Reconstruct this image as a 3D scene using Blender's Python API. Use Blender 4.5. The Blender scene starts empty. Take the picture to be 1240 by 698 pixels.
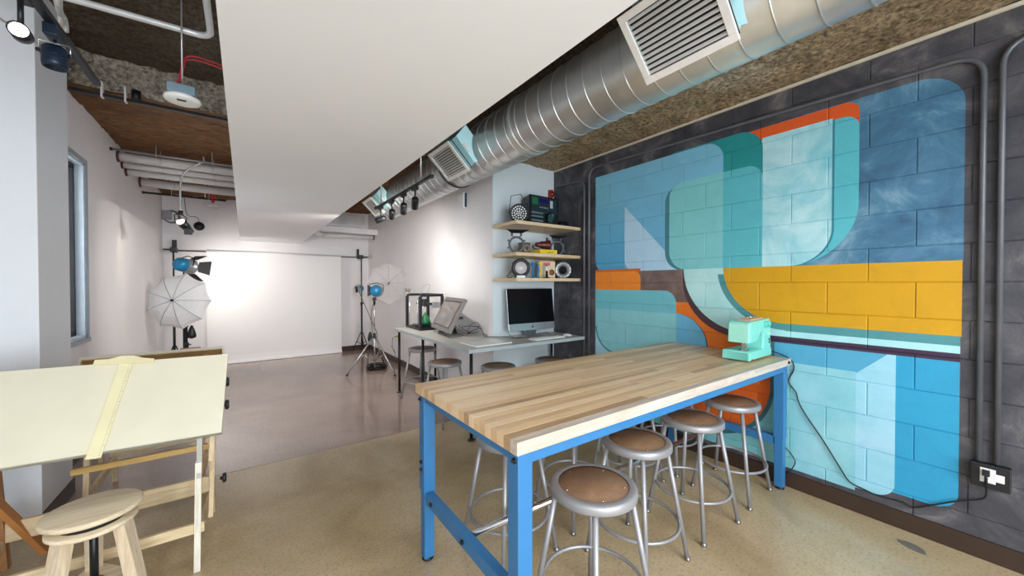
import bpy, bmesh, math, random
from mathutils import Vector, Matrix, noise
random.seed(7)
PI = math.pi
S = bpy.context.scene
COL = S.collection

# ------------------------------------------------------------------ camera, world, light, exposure
cam_d = bpy.data.cameras.new('camera'); cam = bpy.data.objects.new('camera', cam_d); COL.objects.link(cam)
cam_d.sensor_width = 36; cam_d.lens = 452.57/1240*36; cam_d.clip_start = .05
yaw, pit, roll = 0.621062, 0.0121835, -0.000877
fw = Vector((math.sin(yaw)*math.cos(pit), math.cos(yaw)*math.cos(pit), -math.sin(pit)))
rt = Vector((math.cos(yaw), -math.sin(yaw), 0)); up = rt.cross(fw)
rt, up = rt*math.cos(roll)+up*math.sin(roll), -rt*math.sin(roll)+up*math.cos(roll)
M = Matrix((rt, up, -fw)).transposed().to_4x4(); M.translation = (0, 0, 1.48)
cam.matrix_world = M
S.camera = cam
S.view_settings.view_transform = 'Standard'; S.view_settings.look = 'None'
S.view_settings.gamma = 1; S.view_settings.use_curve_mapping = False
S.view_settings.exposure = 0.27

S.cycles.diffuse_bounces = 8; S.cycles.max_bounces = 12
W = bpy.data.worlds.new('sky'); S.world = W; W.use_nodes = True
bg = W.node_tree.nodes['Background']; bg.inputs[0].default_value = (.78, .88, 1, 1); bg.inputs[1].default_value = 1.6

def light(name, kind, loc, target, power, color, **kw):
    d = bpy.data.lights.new(name, kind); d.energy = power; d.color = color
    for k, v in kw.items(): setattr(d, k, v)
    o = bpy.data.objects.new(name, d); COL.objects.link(o); o.location = loc
    o.rotation_euler = (Vector(target)-Vector(loc)).to_track_quat('-Z', 'Y').to_euler()
    return o
COOL = (.86, .94, 1); WARM = (1, .87, .70); NEUT = (1, .95, .88)
# daylight through the storefront glazing behind the camera
light('daylight_storefront', 'AREA', (.45, -2.75, 1.5), (.35, 3, 1.4), 200, COOL, shape='RECTANGLE', size=2.9, size_y=2.5)
# added fill spots behind the camera, without fittings, to even out the ambient light
for lx, ly in ((-.58, -.6), (1.25, -.9), (2.2, -.5)):
    light('fill_spot', 'SPOT', (lx, ly, 2.27 if lx < 2 and ly < 0 else 2.40), (lx*.7+.5, ly+1.3, 0), 36, (1, .98, .97), spot_size=2.5, spot_blend=1.0, shadow_soft_size=.12)
# daylight through the side window of the left wall
light('daylight_side_window', 'AREA', (-1.75, 4.5, 1.8), (0, 4.5, 1.5), 25, COOL, shape='RECTANGLE', size=.8, size_y=1.5)

# ------------------------------------------------------------------ colours and materials
def lin(c):
    if isinstance(c, str):
        c = [int(c[i:i+2], 16)/255 for i in (0, 2, 4)]
    return tuple(x/12.92 if x <= .04045 else ((x+.055)/1.055)**2.4 for x in c)
MATS = {}
class NT:
    """tiny helper to write node trees"""
    def __init__(s, m):
        m.use_nodes = True; s.t = m.node_tree; s.n = s.t.nodes; s.l = s.t.links
        s.b = s.n['Principled BSDF']
    def put(s, sock, v):
        if isinstance(v, (int, float)): sock.default_value = v
        elif isinstance(v, tuple): sock.default_value = v if len(v) == 4 else (*v, 1)
        else: s.l.new(v, sock)
    def math(s, op, a, b=0.0, clamp=False):
        n = s.n.new('ShaderNodeMath'); n.operation = op; n.use_clamp = clamp
        s.put(n.inputs[0], a); s.put(n.inputs[1], b); return n.outputs[0]
    def mix(s, f, a, b, mode='MIX'):
        n = s.n.new('ShaderNodeMix'); n.data_type = 'RGBA'; n.blend_type = mode
        s.put(n.inputs[0], f); s.put(n.inputs[6], a); s.put(n.inputs[7], b); return n.outputs[2]
    def coord(s, kind='Object', scale=(1, 1, 1)):
        if kind == 'Position': o = s.n.new('ShaderNodeNewGeometry').outputs['Position']
        else: o = s.n.new('ShaderNodeTexCoord').outputs[kind]
        if scale != (1, 1, 1):
            mp = s.n.new('ShaderNodeMapping'); mp.inputs['Scale'].default_value = scale; s.l.new(o, mp.inputs[0]); o = mp.outputs[0]
        return o
    def noise(s, vec, scale, detail=4, rough=.55, dist=0):
        n = s.n.new('ShaderNodeTexNoise'); s.l.new(vec, n.inputs['Vector'])
        n.inputs['Scale'].default_value = scale; n.inputs['Detail'].default_value = detail
        n.inputs['Roughness'].default_value = rough; n.inputs['Distortion'].default_value = dist
        return n.outputs['Fac']
    def ramp(s, f, stops):
        n = s.n.new('ShaderNodeValToRGB'); e = n.color_ramp.elements
        while len(e) < len(stops): e.new(.5)
        for el, (p, c) in zip(e, stops): el.position = p; el.color = (*c, 1) if len(c) == 3 else c
        s.l.new(f, n.inputs[0]); return n.outputs[0]
    def bump(s, h, strength=.3, dist=.01):
        n = s.n.new('ShaderNodeBump'); n.inputs['Strength'].default_value = strength; n.inputs['Distance'].default_value = dist
        s.l.new(h, n.inputs['Height']); s.l.new(n.outputs[0], s.b.inputs['Normal'])
def mat(name, color, rough=.5, metal=0, var=.06, nscale=14, bump=0, bscale=None, emit=None, coat=0, kind='Object'):
    if name in MATS: return MATS[name]
    m = bpy.data.materials.new(name); t = NT(m); c = lin(color)
    t.b.inputs['Roughness'].default_value = rough; t.b.inputs['Metallic'].default_value = metal
    if coat: t.b.inputs['Coat Weight'].default_value = coat
    v = t.coord(kind)
    f = t.noise(v, nscale, 3)
    lo = tuple(max(0, x*(1-var)) for x in c); hi = tuple(min(1, x*(1+var)) for x in c)
    t.put(t.b.inputs['Base Color'], t.ramp(f, [(.3, lo), (.7, hi)]))
    if bump: t.bump(t.noise(v, bscale or nscale*6, 4), bump, .004)
    if emit:
        t.b.inputs['Emission Color'].default_value = (*lin(color), 1); t.b.inputs['Emission Strength'].default_value = emit
    MATS[name] = m; return m
def wood(name, dark, light_, axis=0, scale=1.0, rough=.45, rnd=0.0, stretch=9):
    if name in MATS: return MATS[name]
    m = bpy.data.materials.new(name); t = NT(m)
    sc = [stretch*scale]*3; sc[axis] = .8*scale
    v = t.coord('Object', tuple(sc))
    oi = t.n.new('ShaderNodeObjectInfo').outputs['Random']
    add = t.n.new('ShaderNodeVectorMath'); add.operation = 'ADD'; t.l.new(v, add.inputs[0])
    cmb = t.n.new('ShaderNodeCombineXYZ'); k = t.math('MULTIPLY', oi, 37.0)
    for i in range(3): t.l.new(k, cmb.inputs[i])
    t.l.new(cmb.outputs[0], add.inputs[1]); v = add.outputs[0]
    f = t.noise(v, 2.2, 6, .6, .8)
    c = t.ramp(f, [(.28, lin(dark)), (.68, lin(light_))])
    fine = t.noise(v, 9, 4, .7)
    c = t.mix(.28, c, t.ramp(fine, [(.35, (.35, .30, .26)), (.6, (1, 1, 1))]), 'MULTIPLY')
    if rnd:
        tint = t.ramp(oi, [(0, lin('8d6a4c')), (.16, lin('bf9a76')), (.45, lin('dfbd90')), (.8, lin('f2dcba')), (1, lin('cda078'))])
        c = t.mix(rnd, c, tint, 'MIX')
    t.put(t.b.inputs['Base Color'], c); t.b.inputs['Roughness'].default_value = rough
    t.bump(fine, .08, .002)
    MATS[name] = m; return m

# ------------------------------------------------------------------ mesh helpers
class MB:
    def __init__(s): s.v = []; s.f = []; s.mi = []; s.cur = 0; s.sm = []
    def add(s, vs, fs, smooth=False):
        o = len(s.v); s.v += [tuple(v) for v in vs]
        for f in fs: s.f.append(tuple(i+o for i in f)); s.mi.append(s.cur); s.sm.append(smooth)
        return s
    def mat(s, i): s.cur = i; return s
    def box(s, lo, hi, ch=0.0, M_=None):
        x0, y0, z0 = lo; x1, y1, z1 = hi
        if ch <= 0:
            vs = [(x0,y0,z0),(x1,y0,z0),(x1,y1,z0),(x0,y1,z0),(x0,y0,z1),(x1,y0,z1),(x1,y1,z1),(x0,y1,z1)]
            fs = [(0,3,2,1),(4,5,6,7),(0,1,5,4),(1,2,6,5),(2,3,7,6),(3,0,4,7)]
            if M_: vs = [M_ @ Vector(v) for v in vs]
            return s.add(vs, fs)
        bm = bmesh.new(); bmesh.ops.create_cube(bm, size=1)
        for v in bm.verts: v.co = Vector(((x0+x1)/2+v.co.x*(x1-x0), (y0+y1)/2+v.co.y*(y1-y0), (z0+z1)/2+v.co.z*(z1-z0)))
        bmesh.ops.bevel(bm, geom=bm.edges[:], offset=ch, segments=2, affect='EDGES', profile=.6)
        return s.bm(bm, M_)
    def bm(s, bm, M_=None, smooth=False):
        bm.verts.index_update()
        vs = [(M_ @ v.co if M_ else v.co.copy()) for v in bm.verts]; fs = [[v.index for v in f.verts] for f in bm.faces]
        bm.free(); return s.add(vs, fs, smooth)
    def cyl(s, p0, p1, r0, r1=None, n=12, caps=True):
        r1 = r0 if r1 is None else r1
        return s.tube([p0, p1], [r0, r1], n, caps)
    def tube(s, pts, r, n=8, caps=True, closed=False):
        P = [Vector(p) for p in pts]; k = len(P)
        R = r if isinstance(r, (list, tuple)) else [r]*k
        T = []
        for i in range(k):
            a = P[i-1] if (i > 0 or closed) else P[i]; b = P[(i+1) % k] if (i < k-1 or closed) else P[i]
            T.append((b-a).normalized())
        nrm = T[0].orthogonal().normalized(); vs = []; fs = []
        for i in range(k):
            nrm = (nrm - T[i]*nrm.dot(T[i])).normalized(); bn = T[i].cross(nrm)
            for j in range(n):
                a = 2*PI*j/n; vs.append(P[i]+(nrm*math.cos(a)+bn*math.sin(a))*R[i])
        m = k if closed else k-1
        for i in range(m):
            for j in range(n):
                a = i*n+j; b = i*n+(j+1) % n; c = ((i+1) % k)*n+(j+1) % n; d = ((i+1) % k)*n+j
                fs.append((a, b, c, d))
        s.add(vs, fs, True)
        if caps and not closed:
            o = len(s.v)-k*n
            s.f.append(tuple(o+j for j in reversed(range(n)))); s.mi.append(s.cur); s.sm.append(False)
            s.f.append(tuple(o+(k-1)*n+j for j in range(n))); s.mi.append(s.cur); s.sm.append(False)
        return s
    def lathe(s, prof, n=24, M_=None, smooth=True, a0=0, a1=2*PI):
        full = abs(a1-a0-2*PI) < 1e-6; cnt = n if full else n+1; vs = []; fs = []
        for r, z in prof:
            for j in range(cnt):
                a = a0+(a1-a0)*j/n; vs.append(Vector((r*math.cos(a), r*math.sin(a), z)))
        for i in range(len(prof)-1):
            for j in range(n):
                b = (j+1) % cnt
                fs.append((i*cnt+j, i*cnt+b, (i+1)*cnt+b, (i+1)*cnt+j))
        if M_: vs = [M_ @ v for v in vs]
        s.add(vs, fs, smooth)
        return s
    def ring(s, c, R, r, n=32, m=8, M_=None):
        pts = [Vector((R*math.cos(2*PI*i/n), R*math.sin(2*PI*i/n), 0)) for i in range(n)]
        if M_: pts = [M_ @ p for p in pts]
        return s.tube([Vector(c)+p for p in pts], r, m, closed=True)
    def prism(s, poly, d, M_=None, ch=0):
        """poly in XY extruded along +Z by d"""
        n = len(poly); vs = [Vector((x, y, 0)) for x, y in poly]+[Vector((x, y, d)) for x, y in poly]
        if M_: vs = [M_ @ v for v in vs]
        fs = [tuple(reversed(range(n))), tuple(range(n, 2*n))]+[(i, (i+1) % n, n+(i+1) % n, n+i) for i in range(n)]
        return s.add(vs, fs)
    def beam(s, a, b, w, h, side=(0, 0, 1)):
        """bar of section w x h from a to b; 'side' is roughly the h direction"""
        a, b = Vector(a), Vector(b); t = (b-a).normalized(); u_ = Vector(side); u_ = (u_-t*u_.dot(t)).normalized(); w_ = t.cross(u_)
        vs = []
        for p in (a, b):
            for i, j in ((-1,-1),(1,-1),(1,1),(-1,1)): vs.append(p+w_*(i*w/2)+u_*(j*h/2))
        return s.add(vs, [(3,2,1,0),(4,5,6,7),(0,1,5,4),(1,2,6,5),(2,3,7,6),(3,0,4,7)])
    def mesh(s, name, mats):
        me = bpy.data.meshes.new(name); me.from_pydata(s.v, [], s.f)
        for m in (mats if isinstance(mats, (list, tuple)) else [mats]): me.materials.append(m)
        me.polygons.foreach_set('material_index', s.mi); me.polygons.foreach_set('use_smooth', s.sm)
        me.update(); 
        bm = bmesh.new(); bm.from_mesh(me); bmesh.ops.recalc_face_normals(bm, faces=bm.faces); bm.to_mesh(me); bm.free()
        return me
    def build(s, name, mats, parent=None, loc=(0,0,0), rot=(0,0,0), label=None):
        return obj(name, s.mesh(name, mats), parent, loc, rot, label)
def obj(name, me, parent=None, loc=(0,0,0), rot=(0,0,0), label=None):
    o = bpy.data.objects.new(name, me); COL.objects.link(o); o.location = loc; o.rotation_euler = rot
    if parent: o.parent = parent
    if label: o['label'] = label
    return o
def tag(o, label, cat, group=None):
    o['label'] = label; o['category'] = cat
    if group: o['group'] = group
    return o
def thing(name, label, cat, loc=(0,0,0), rz=0, group=None):
    o = bpy.data.objects.new(name, None); COL.objects.link(o); o.location = loc; o.rotation_euler = (0, 0, rz)
    o.empty_display_size = .05
    return tag(o, label, cat, group)
def struct(o): o['kind'] = 'structure'; return o
def kids(o): return [c for c in bpy.data.objects if c.parent == o]
def dup(root, loc, rz=None, label=None, group=None):
    def rec(o, par):
        c = o.copy(); COL.objects.link(c)
        if par: c.parent = par
        for ch in o.children: rec(ch, c)
        return c
    r = rec(root, None); r.location = loc
    if rz is not None: r.rotation_euler = (0, 0, rz)
    if label: r['label'] = label
    if group: r['group'] = group
    return r
def curve_pts(pts, n=8):
    P = [Vector(p) for p in pts]; out = []
    for i in range(len(P)-1):
        a = P[max(i-1, 0)]; b = P[i]; c = P[i+1]; d = P[min(i+2, len(P)-1)]
        for k in range(n):
            t = k/n
            out.append(.5*((2*b)+(c-a)*t+(2*a-5*b+4*c-d)*t*t+(3*b-a-3*c+d)*t**3))
    out.append(P[-1]); return out
def Rz(a): return Matrix.Rotation(a, 4, 'Z')
def Rx(a): return Matrix.Rotation(a, 4, 'X')
def Ry(a): return Matrix.Rotation(a, 4, 'Y')
def T(x, y, z): return Matrix.Translation((x, y, z))

# shared materials
WHITE = mat('white_wall_paint', 'ece9ea', .6, var=.015, nscale=3, bump=.04, bscale=120)
WHITE_C = mat('white_soffit_paint', 'f0f0f2', .55, var=.012, nscale=2)
STEEL = mat('grey_stool_enamel', '9b9a9d', .36, .35, .04, 8)
HARD = mat('brown_hardboard', '8b6d54', .5, 0, .14, 26, .05)
BLACK = mat('black_plastic', '17181b', .45, 0, .1)
BLACKM = mat('black_steel', '1e1f23', .4, .3, .1)
CHROME = mat('chrome', 'd8d8da', .14, 1, .03)
GALV = None
BLUE = mat('blue_enamel', '3272a6', .38, 0, .05, 6)
DKBASE = mat('dark_brown_rubber_base', '3b2b21', .45, 0, .12, 5)
WOODP = wood('pale_pine', 'c9ac80', 'e6d3ad', 0, 1.0, .5)
WOODZ = wood('pale_pine_upright', 'c4a67c', 'e2cda6', 2, 1.0, .5)
WOODY = wood('golden_pine', 'b98e4a', 'dcb970', 0, 1.0, .5)
WOODB = wood('brown_pine_upright', '8a5a35', 'b98a5c', 2, 1.0, .55)
GLASSB = mat('dark_screen', '05070c', .3, 0, .1); GLASSB.node_tree.nodes['Principled BSDF'].inputs['Specular IOR Level'].default_value = .25

# ------------------------------------------------------------------ materials of the setting
def concrete(name, stops, rough, sc, tint, ior=1.5):
    m = bpy.data.materials.new(name); t = NT(m); t.b.inputs['IOR'].default_value = ior; v = t.coord('Position')
    big = t.noise(v, .9*sc, 5, .6, .6); c = t.ramp(big, [(.25, lin(stops[0])), (.5, lin(stops[1])), (.75, lin(stops[2]))])
    fine = t.noise(v, 60, 4, .75)
    c = t.mix(.42, c, t.ramp(fine, [(.36, (.28, .25, .22)), (.47, (.9, .88, .85)), (.66, (1, 1, 1))]), 'MULTIPLY')
    sp = t.n.new('ShaderNodeTexVoronoi'); sp.inputs['Scale'].default_value = 75; t.l.new(v, sp.inputs['Vector'])
    spm = t.math('LESS_THAN', sp.outputs['Distance'], .17)
    c = t.mix(t.math('MULTIPLY', spm, .30), c, lin(tint))
    t.put(t.b.inputs['Base Color'], c)
    rg = t.noise(v, 2.2, 4)
    t.put(t.b.inputs['Roughness'], t.math('ADD', t.math('MULTIPLY', rg, .14), rough))
    t.bump(t.noise(v, 45, 5), .05, .002)
    return m
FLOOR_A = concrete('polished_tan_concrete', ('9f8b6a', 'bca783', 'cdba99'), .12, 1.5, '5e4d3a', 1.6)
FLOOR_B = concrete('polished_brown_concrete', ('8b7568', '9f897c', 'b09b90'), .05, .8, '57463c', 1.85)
def fireproof(name, a, b, c, st=(1, 1, 1)):
    m = bpy.data.materials.new(name); t = NT(m); v = t.coord('Position', st)
    f = t.noise(v, 1.3, 5, .6); g = t.noise(v, 34, 6, .72)
    col = t.ramp(f, [(.3, lin(a)), (.52, lin(b)), (.75, lin(c))])
    col = t.mix(.9, col, t.ramp(g, [(.36, (.16, .13, .10)), (.50, (.72, .70, .66)), (.62, (1.25, 1.22, 1.18))]), 'MULTIPLY')
    t.put(t.b.inputs['Base Color'], col); t.b.inputs['Roughness'].default_value = .95
    t.bump(g, 1.0, .035)
    return m
FIRE = fireproof('sprayed_fireproofing', 'a38b6c', 'bda37f', 'cfbfa8')
FIRE_D = fireproof('dark_sprayed_fireproofing', '4e4030', '5d4c37', '6e6250')
FIRE_G = fireproof('grey_sprayed_fireproofing', 'b5aa98', 'cdc3b4', 'ddd5c8')
FIRE_R = fireproof('rust_brown_fireproofing', '7d5230', '8e6238', '9a7450', (.22, 1.5, 1))
def galv():
    m = bpy.data.materials.new('galvanised_sheet'); t = NT(m); v = t.coord('Position')
    f = t.noise(v, 3.0, 4, .6); c = t.ramp(f, [(.3, lin('c2c3c4')), (.7, lin('dcdcda'))])
    t.put(t.b.inputs['Base Color'], c); t.b.inputs['Metallic'].default_value = .8
    t.put(t.b.inputs['Roughness'], t.math('ADD', t.math('MULTIPLY', t.noise(v, 9, 3), .16), .24))
    return m
GALV = galv()

# the mural: flat paint laid out in wall coordinates (Y along the wall, z up)
def mural():
    m = bpy.data.materials.new('mural_paint'); t = NT(m)
    v = t.coord('Position'); sx = t.n.new('ShaderNodeSeparateXYZ'); t.l.new(v, sx.inputs[0]); Y, Z = sx.outputs[1], sx.outputs[2]
    gt = lambda a, b: t.math('GREATER_THAN', a, b)
    lt = lambda a, b: t.math('LESS_THAN', a, b)
    A = lambda *k: k[0] if len(k) == 1 else t.math('MULTIPLY', k[0], A(*k[1:]))
    NOT = lambda a: t.math('SUBTRACT', 1.0, a)
    OR = lambda a, b: t.math('MAXIMUM', a, b)
    def circ(y, z, r, rz=None):
        dy = t.math('DIVIDE', t.math('SUBTRACT', Y, y), r); dz = t.math('DIVIDE', t.math('SUBTRACT', Z, z), rz or r)
        return lt(t.math('ADD', t.math('MULTIPLY', dy, dy), t.math('MULTIPLY', dz, dz)), 1.0)
    def rect(y0, y1, z0, z1, **c):
        """c: corner radii; l = larger Y (left on the wall seen from the room), r = smaller Y"""
        k = A(gt(Y, y0), lt(Y, y1), gt(Z, z0), lt(Z, z1))
        for q, r in c.items():
            cz = z1-r if q[0] == 't' else z0+r; cy = y1-r if q[1] == 'l' else y0+r
            zz = gt(Z, cz) if q[0] == 't' else lt(Z, cz); yy = gt(Y, cy) if q[1] == 'l' else lt(Y, cy)
            k = A(k, NOT(A(zz, yy, NOT(circ(cy, cz, r)))))
        return k
    def line(y0, z0, y1, z1):  # 1 above the line
        s_ = (z1-z0)/(y1-y0); return gt(t.math('SUBTRACT', Z, t.math('MULTIPLY', Y, s_)), z0-s_*y0)
    cloud = t.noise(v, 2.4, 6, .62, .7); cl2 = t.noise(v, 7, 5, .6, .4); patch = t.noise(v, 3.4, 7, .66, .7)
    wash = lambda a, b: t.ramp(cloud, [(.38, lin(a)), (.62, lin(b))])
    col = t.ramp(patch, [(.34, lin('33333b')), (.47, lin('434248')), (.56, lin('535156')), (.66, lin('75716f'))])
    P = lambda k, c: t.mix(k, col, lin(c) if isinstance(c, str) else c)
    # lower right field
    col = P(rect(.235, 1.8, .20, 1.041, br=.10), '2a9ac4')
    col = P(rect(.485, 1.8, .88, 1.047), '4fa3c6')
    col = P(rect(.666, 2.875, .135, .905), wash('82c4d0', '98d0da'))
    col = P(A(rect(.485, .666, .155, 1.041, br=.09), NOT(line(.666, .897, .525, 1.037))), wash('93cde0', 'a5d4e6'))
    col = P(rect(1.0, 2.875, .135, .76), '80c6cc')
    # orange round shape under the bench and above it
    col = P(rect(1.125, 2.0, .225, 1.05, br=.47), '376f7a')
    col = P(rect(1.150, 1.95, .25, 1.05, br=.46), 'dd6416')
    col = P(rect(1.22, 1.915, .70, 1.32), 'e97614')
    # upper field
    col = P(rect(.228, 1.1, 1.60, 2.665, tr=.19), t.ramp(patch, [(.34, lin('365a78')), (.47, lin('41708f')), (.56, lin('517f9c')), (.68, lin('7fa4b8'))]))
    col = P(rect(.662, 1.45, 2.40, 2.662, tr=.07), 'd9581f')
    col = P(rect(.662, 1.3, 1.60, 2.572, br=.40, tr=.08), '58b9c6')
    col = P(rect(.785, 1.215, 1.60, 2.575, br=.25), '2e7f92')
    col = P(rect(.797, 1.215, 1.604, 2.585, br=.25), t.ramp(cloud, [(.38, lin('7fc6d4')), (.6, lin('b8e0e6'))]))
    col = P(rect(1.211, 1.95, 2.2, 2.675, tr=.17), '1f8d8f')
    # upper left panel with its folded corner
    fade = t.math('SUBTRACT', 1.0, t.math('DIVIDE', t.math('SUBTRACT', Z, 1.6), 1.05), True)
    col = P(rect(1.50, 2.875, 1.605, 2.666, tr=.15, bl=.13), t.mix(fade, lin('7fc0d4'), lin('5fadcf')))
    col = P(A(rect(1.50, 2.80, 1.605, 2.666, tr=.15), line(2.491, 2.287, 1.961, 1.72)), t.mix(fade, lin('7bbcd6'), lin('62aad2')))
    col = P(A(rect(2.481, 2.875, 1.605, 2.30, bl=.13)), t.mix(fade, lin('7cbcd3'), lin('4a9fc9')))
    col = P(A(rect(1.83, 2.481, 1.605, 2.30, bl=.12), NOT(line(2.491, 2.287, 1.961, 1.72))), t.mix(fade, lin('b4d0e2'), lin('aed3ea')))
    # overlapping turquoise square
    col = P(rect(1.3, 2.022, 1.60, 2.37, tl=.14, bl=.17), '417f88')
    col = P(rect(1.211, 1.979, 1.604, 2.396, tl=.13, bl=.17, tr=.11), '58b5c0')
    col = P(rect(1.50, 1.979, 1.604, 2.396, tl=.13, bl=.17), '7cc5c9')
    # brown band, big pale circle, orange bar, lower left square
    col = P(rect(1.80, 2.31, 1.309, 1.605), t.ramp(cl2, [(.4, lin('6a5550')), (.6, lin('7d6761'))]))
    col = P(rect(2.288, 2.875, 1.60, 1.63, bl=.02), 'd3641b')
    col = P(rect(2.288, 2.875, 1.40, 1.604, tr=.07), 'f08a22')
    low = OR(A(circ(1.37, 1.5245, .4775), lt(Z, 1.5245)), rect(1.4, 1.8475, 1.52, 1.605))
    col = P(OR(low, rect(.235, 1.37, 1.041, 1.12)), '4b3136')
    col = P(rect(.235, 1.37, 1.041, 1.092), '3a2740')
    col = P(A(circ(1.303, 1.619, .536), lt(Z, 1.606)), t.ramp(cloud, [(.35, lin('a4d8d8')), (.65, lin('bce4e2'))]))
    col = P(rect(.235, 1.303, 1.088, 1.135), 'a9dce2')
    col = P(OR(A(circ(1.06, 1.62, .485), lt(Z, 1.555)), rect(.235, 1.06, 1.130, 1.19)), '4b8e93')
    col = P(OR(A(circ(1.06, 1.62, .437), lt(Z, 1.606)), rect(.231, 1.06, 1.184, 1.606)), 'cc9804')
    col = P(rect(1.616, 1.914, .70, 1.206, tr=.29), '5a5660')
    col = P(rect(1.628, 1.914, .70, 1.206, tr=.285), '69b2d6')
    col = P(rect(1.909, 2.875, .60, 1.412, tr=.12), '70bfca')
    col = P(rect(1.909, 2.875, .60, 1.20), t.mix(cloud, lin('80c6cc'), lin('90cfd4')))
    cor = A(gt(Y, 2.60), lt(Z, 1.0), lt(Y, 2.875), gt(Z, .6))
    col = P(A(cor, NOT(circ(2.60, 1.0, .262))), 'a9d3e6')
    col = P(A(cor, circ(2.60, 1.0, .275), NOT(circ(2.60, 1.0, .255))), '48868f')
    # brushed wear and block grain
    col = t.mix(.28, col, t.ramp(t.noise(v, 3.5, 6, .7, 1.2), [(.35, (.72, .74, .78)), (.55, (1, 1, 1))]), 'MULTIPLY')
    t.put(t.b.inputs['Base Color'], col); t.b.inputs['Roughness'].default_value = .55
    pits = t.noise(v, 70, 5, .75)
    t.bump(t.ramp(pits, [(.30, (0, 0, 0)), (.46, (1, 1, 1))]), .35, .004)
    return m
MURAL = mural()

# ------------------------------------------------------------------ the room
YB, YF, XL, XR, XN = 8.8, -2.6, -1.153, 3.22, 2.29     # back, front, left, mural wall, white wall
ZC, ZH, ZBEAM = 3.05, 3.31, 2.9
def plate(name, lo, hi, m, parent=None):
    return MB().box(lo, hi).build(name, m, parent)
# floor: slabs parted by a saw-cut joint
fl = struct(plate('floor', (-2.2, YF-.2, -.12), (XR+.2, YB+.2, -.012), mat('joint_shadow', '3a2f28', .9)))
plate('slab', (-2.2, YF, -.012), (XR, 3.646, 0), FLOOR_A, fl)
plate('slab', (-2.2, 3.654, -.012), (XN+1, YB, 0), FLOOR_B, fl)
# walls
def wall_open(name, x0, x1, y0, y1, z0, z1, oy0, oy1, oz0, oz1, m):
    b = MB()
    b.box((x0, y0, z0), (x1, oy0, z1)); b.box((x0, oy1, z0), (x1, y1, z1))
    b.box((x0, oy0, z0), (x1, oy1, oz0)); b.box((x0, oy0, oz1), (x1, oy1, z1))
    return struct(b.build(name, m))
wall_open('wall_left', XL-.2, XL, YF, YB, 0, ZH, 4.02, 4.93, 1.0, 2.55, WHITE)
struct(plate('wall_back', (XL-.2, YB, 0), (XR, YB+.15, ZH), WHITE))
struct(MB().box((XN, 3.58, 0), (XN+.15, YB, ZH)).box((XN+.15, 3.58, 0), (XR, 3.70, ZH)).build('wall_inner', WHITE))
struct(plate('wall_alcove', (XN+.0005, 3.574, 0), (XR, 3.5795, ZH), mat('pale_blue_wall_paint', 'd5dfe4', .6, 0, .015, 3)))
b = MB(); GW = mat('grey_mullion', '55585c', .4, .4)
for x0, x1, z0, z1 in ((-1.15, 3.22, 0, .25), (-1.15, 3.22, 2.75, 3.31), (-1.15, -.95, .25, 2.75), (1.0, 1.08, .25, 2.75), (3.1, 3.22, .25, 2.75)):
    b.box((x0, YF-.15, z0), (x1, YF, z1))
struct(b.build('wall_front', GW))
# painted structural column by the left wall
struct(MB().box((XL, 3.46, 0), (-1.0, 3.955, ZH), .004).build('column', mat('pale_column_paint', 'e4e6ea', .5, 0, .01)))
# mural wall: backing plus every concrete block
wr = struct(plate('wall_right', (XR, YF, 0), (XR+.15, 3.70, ZH), MURAL))
CH, LEN = .2123, .412
def block_mesh(l, h):
    g = .0018; c = .003; d = .006
    o = [(-g-0, g, g), (-g, l-g, g), (-g, l-g, h-g), (-g, g, h-g)]
    back = [(0, g, g), (0, l-g, g), (0, l-g, h-g), (0, g, h-g)]
    mid = [(-d+c, y, z) for _, y, z in back]
    fr = [(-d, y+(c if y < l/2 else -c), z+(c if z < h/2 else -c)) for _, y, z in back]
    mb = MB(); mb.add(back+mid+fr, [(i, (i+1) % 4, 4+(i+1) % 4, 4+i) for i in range(4)]+[(4+i, 4+(i+1) % 4, 8+(i+1) % 4, 8+i) for i in range(4)]+[(8, 9, 10, 11)])
    return mb.mesh('block', MURAL)
BM = {}
for k in range(14):
    z = k*CH; h = min(CH, ZBEAM-z)
    if h < .03: continue
    y = (.82 if k % 2 == 0 else 1.027) - LEN*8
    while y < 3.58:
        a, e = max(y, YF), min(y+LEN, 3.58); y += LEN
        if e-a < .03 or e < -1.3: continue
        key = (round(e-a, 3), round(h, 3))
        if key not in BM: BM[key] = block_mesh(*key)
        o = obj('block', BM[key], wr, (XR+random.uniform(-.0008, .0012), a, z))
# ledge bead where the block wall meets the beam
struct(plate('trim_1', (XR-.022, YF, ZBEAM-.012), (XR, 3.58, ZBEAM+.006), mat('pale_bead', 'd8cdb8', .6)))
def rough_grid(name, x0, x1, y0, y1, z, step, amp, m, axis='z', flip=False):
    """lumpy sprayed surface; axis z = horizontal, y = upright facing -Y, x = upright facing -X"""
    nx = max(2, int((x1-x0)/step)); ny = max(2, int((y1-y0)/step)); b = MB(); vs = []
    for i in range(nx+1):
        for j in range(ny+1):
            u_ = x0+(x1-x0)*i/nx; w_ = y0+(y1-y0)*j/ny
            d = amp*(noise.noise((u_*5, w_*5, z*3))+.6*noise.noise((u_*14, w_*14, z*7)))
            if axis == 'z': vs.append((u_, w_, z+d))
            elif axis == 'y': vs.append((u_, z+d, w_))
            else: vs.append((z+d, u_, w_))
    fs = [(i*(ny+1)+j, (i+1)*(ny+1)+j, (i+1)*(ny+1)+j+1, i*(ny+1)+j+1) for i in range(nx) for j in range(ny)]
    b.add(vs, fs, True); return b.build(name, m)
ce = struct(plate('ceiling', (XL-.2, YF, ZH+.05), (XR+.15, YB, ZH+.15), FIRE_D))
o = rough_grid('sprayed_coat', XL, 2.3, YF, 4.36, ZH, .04, .035, FIRE_D); o.parent = ce
o = rough_grid('sprayed_coat', XL, XN, 4.36, YB, ZC, .04, .022, FIRE_R); o.parent = ce
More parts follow.
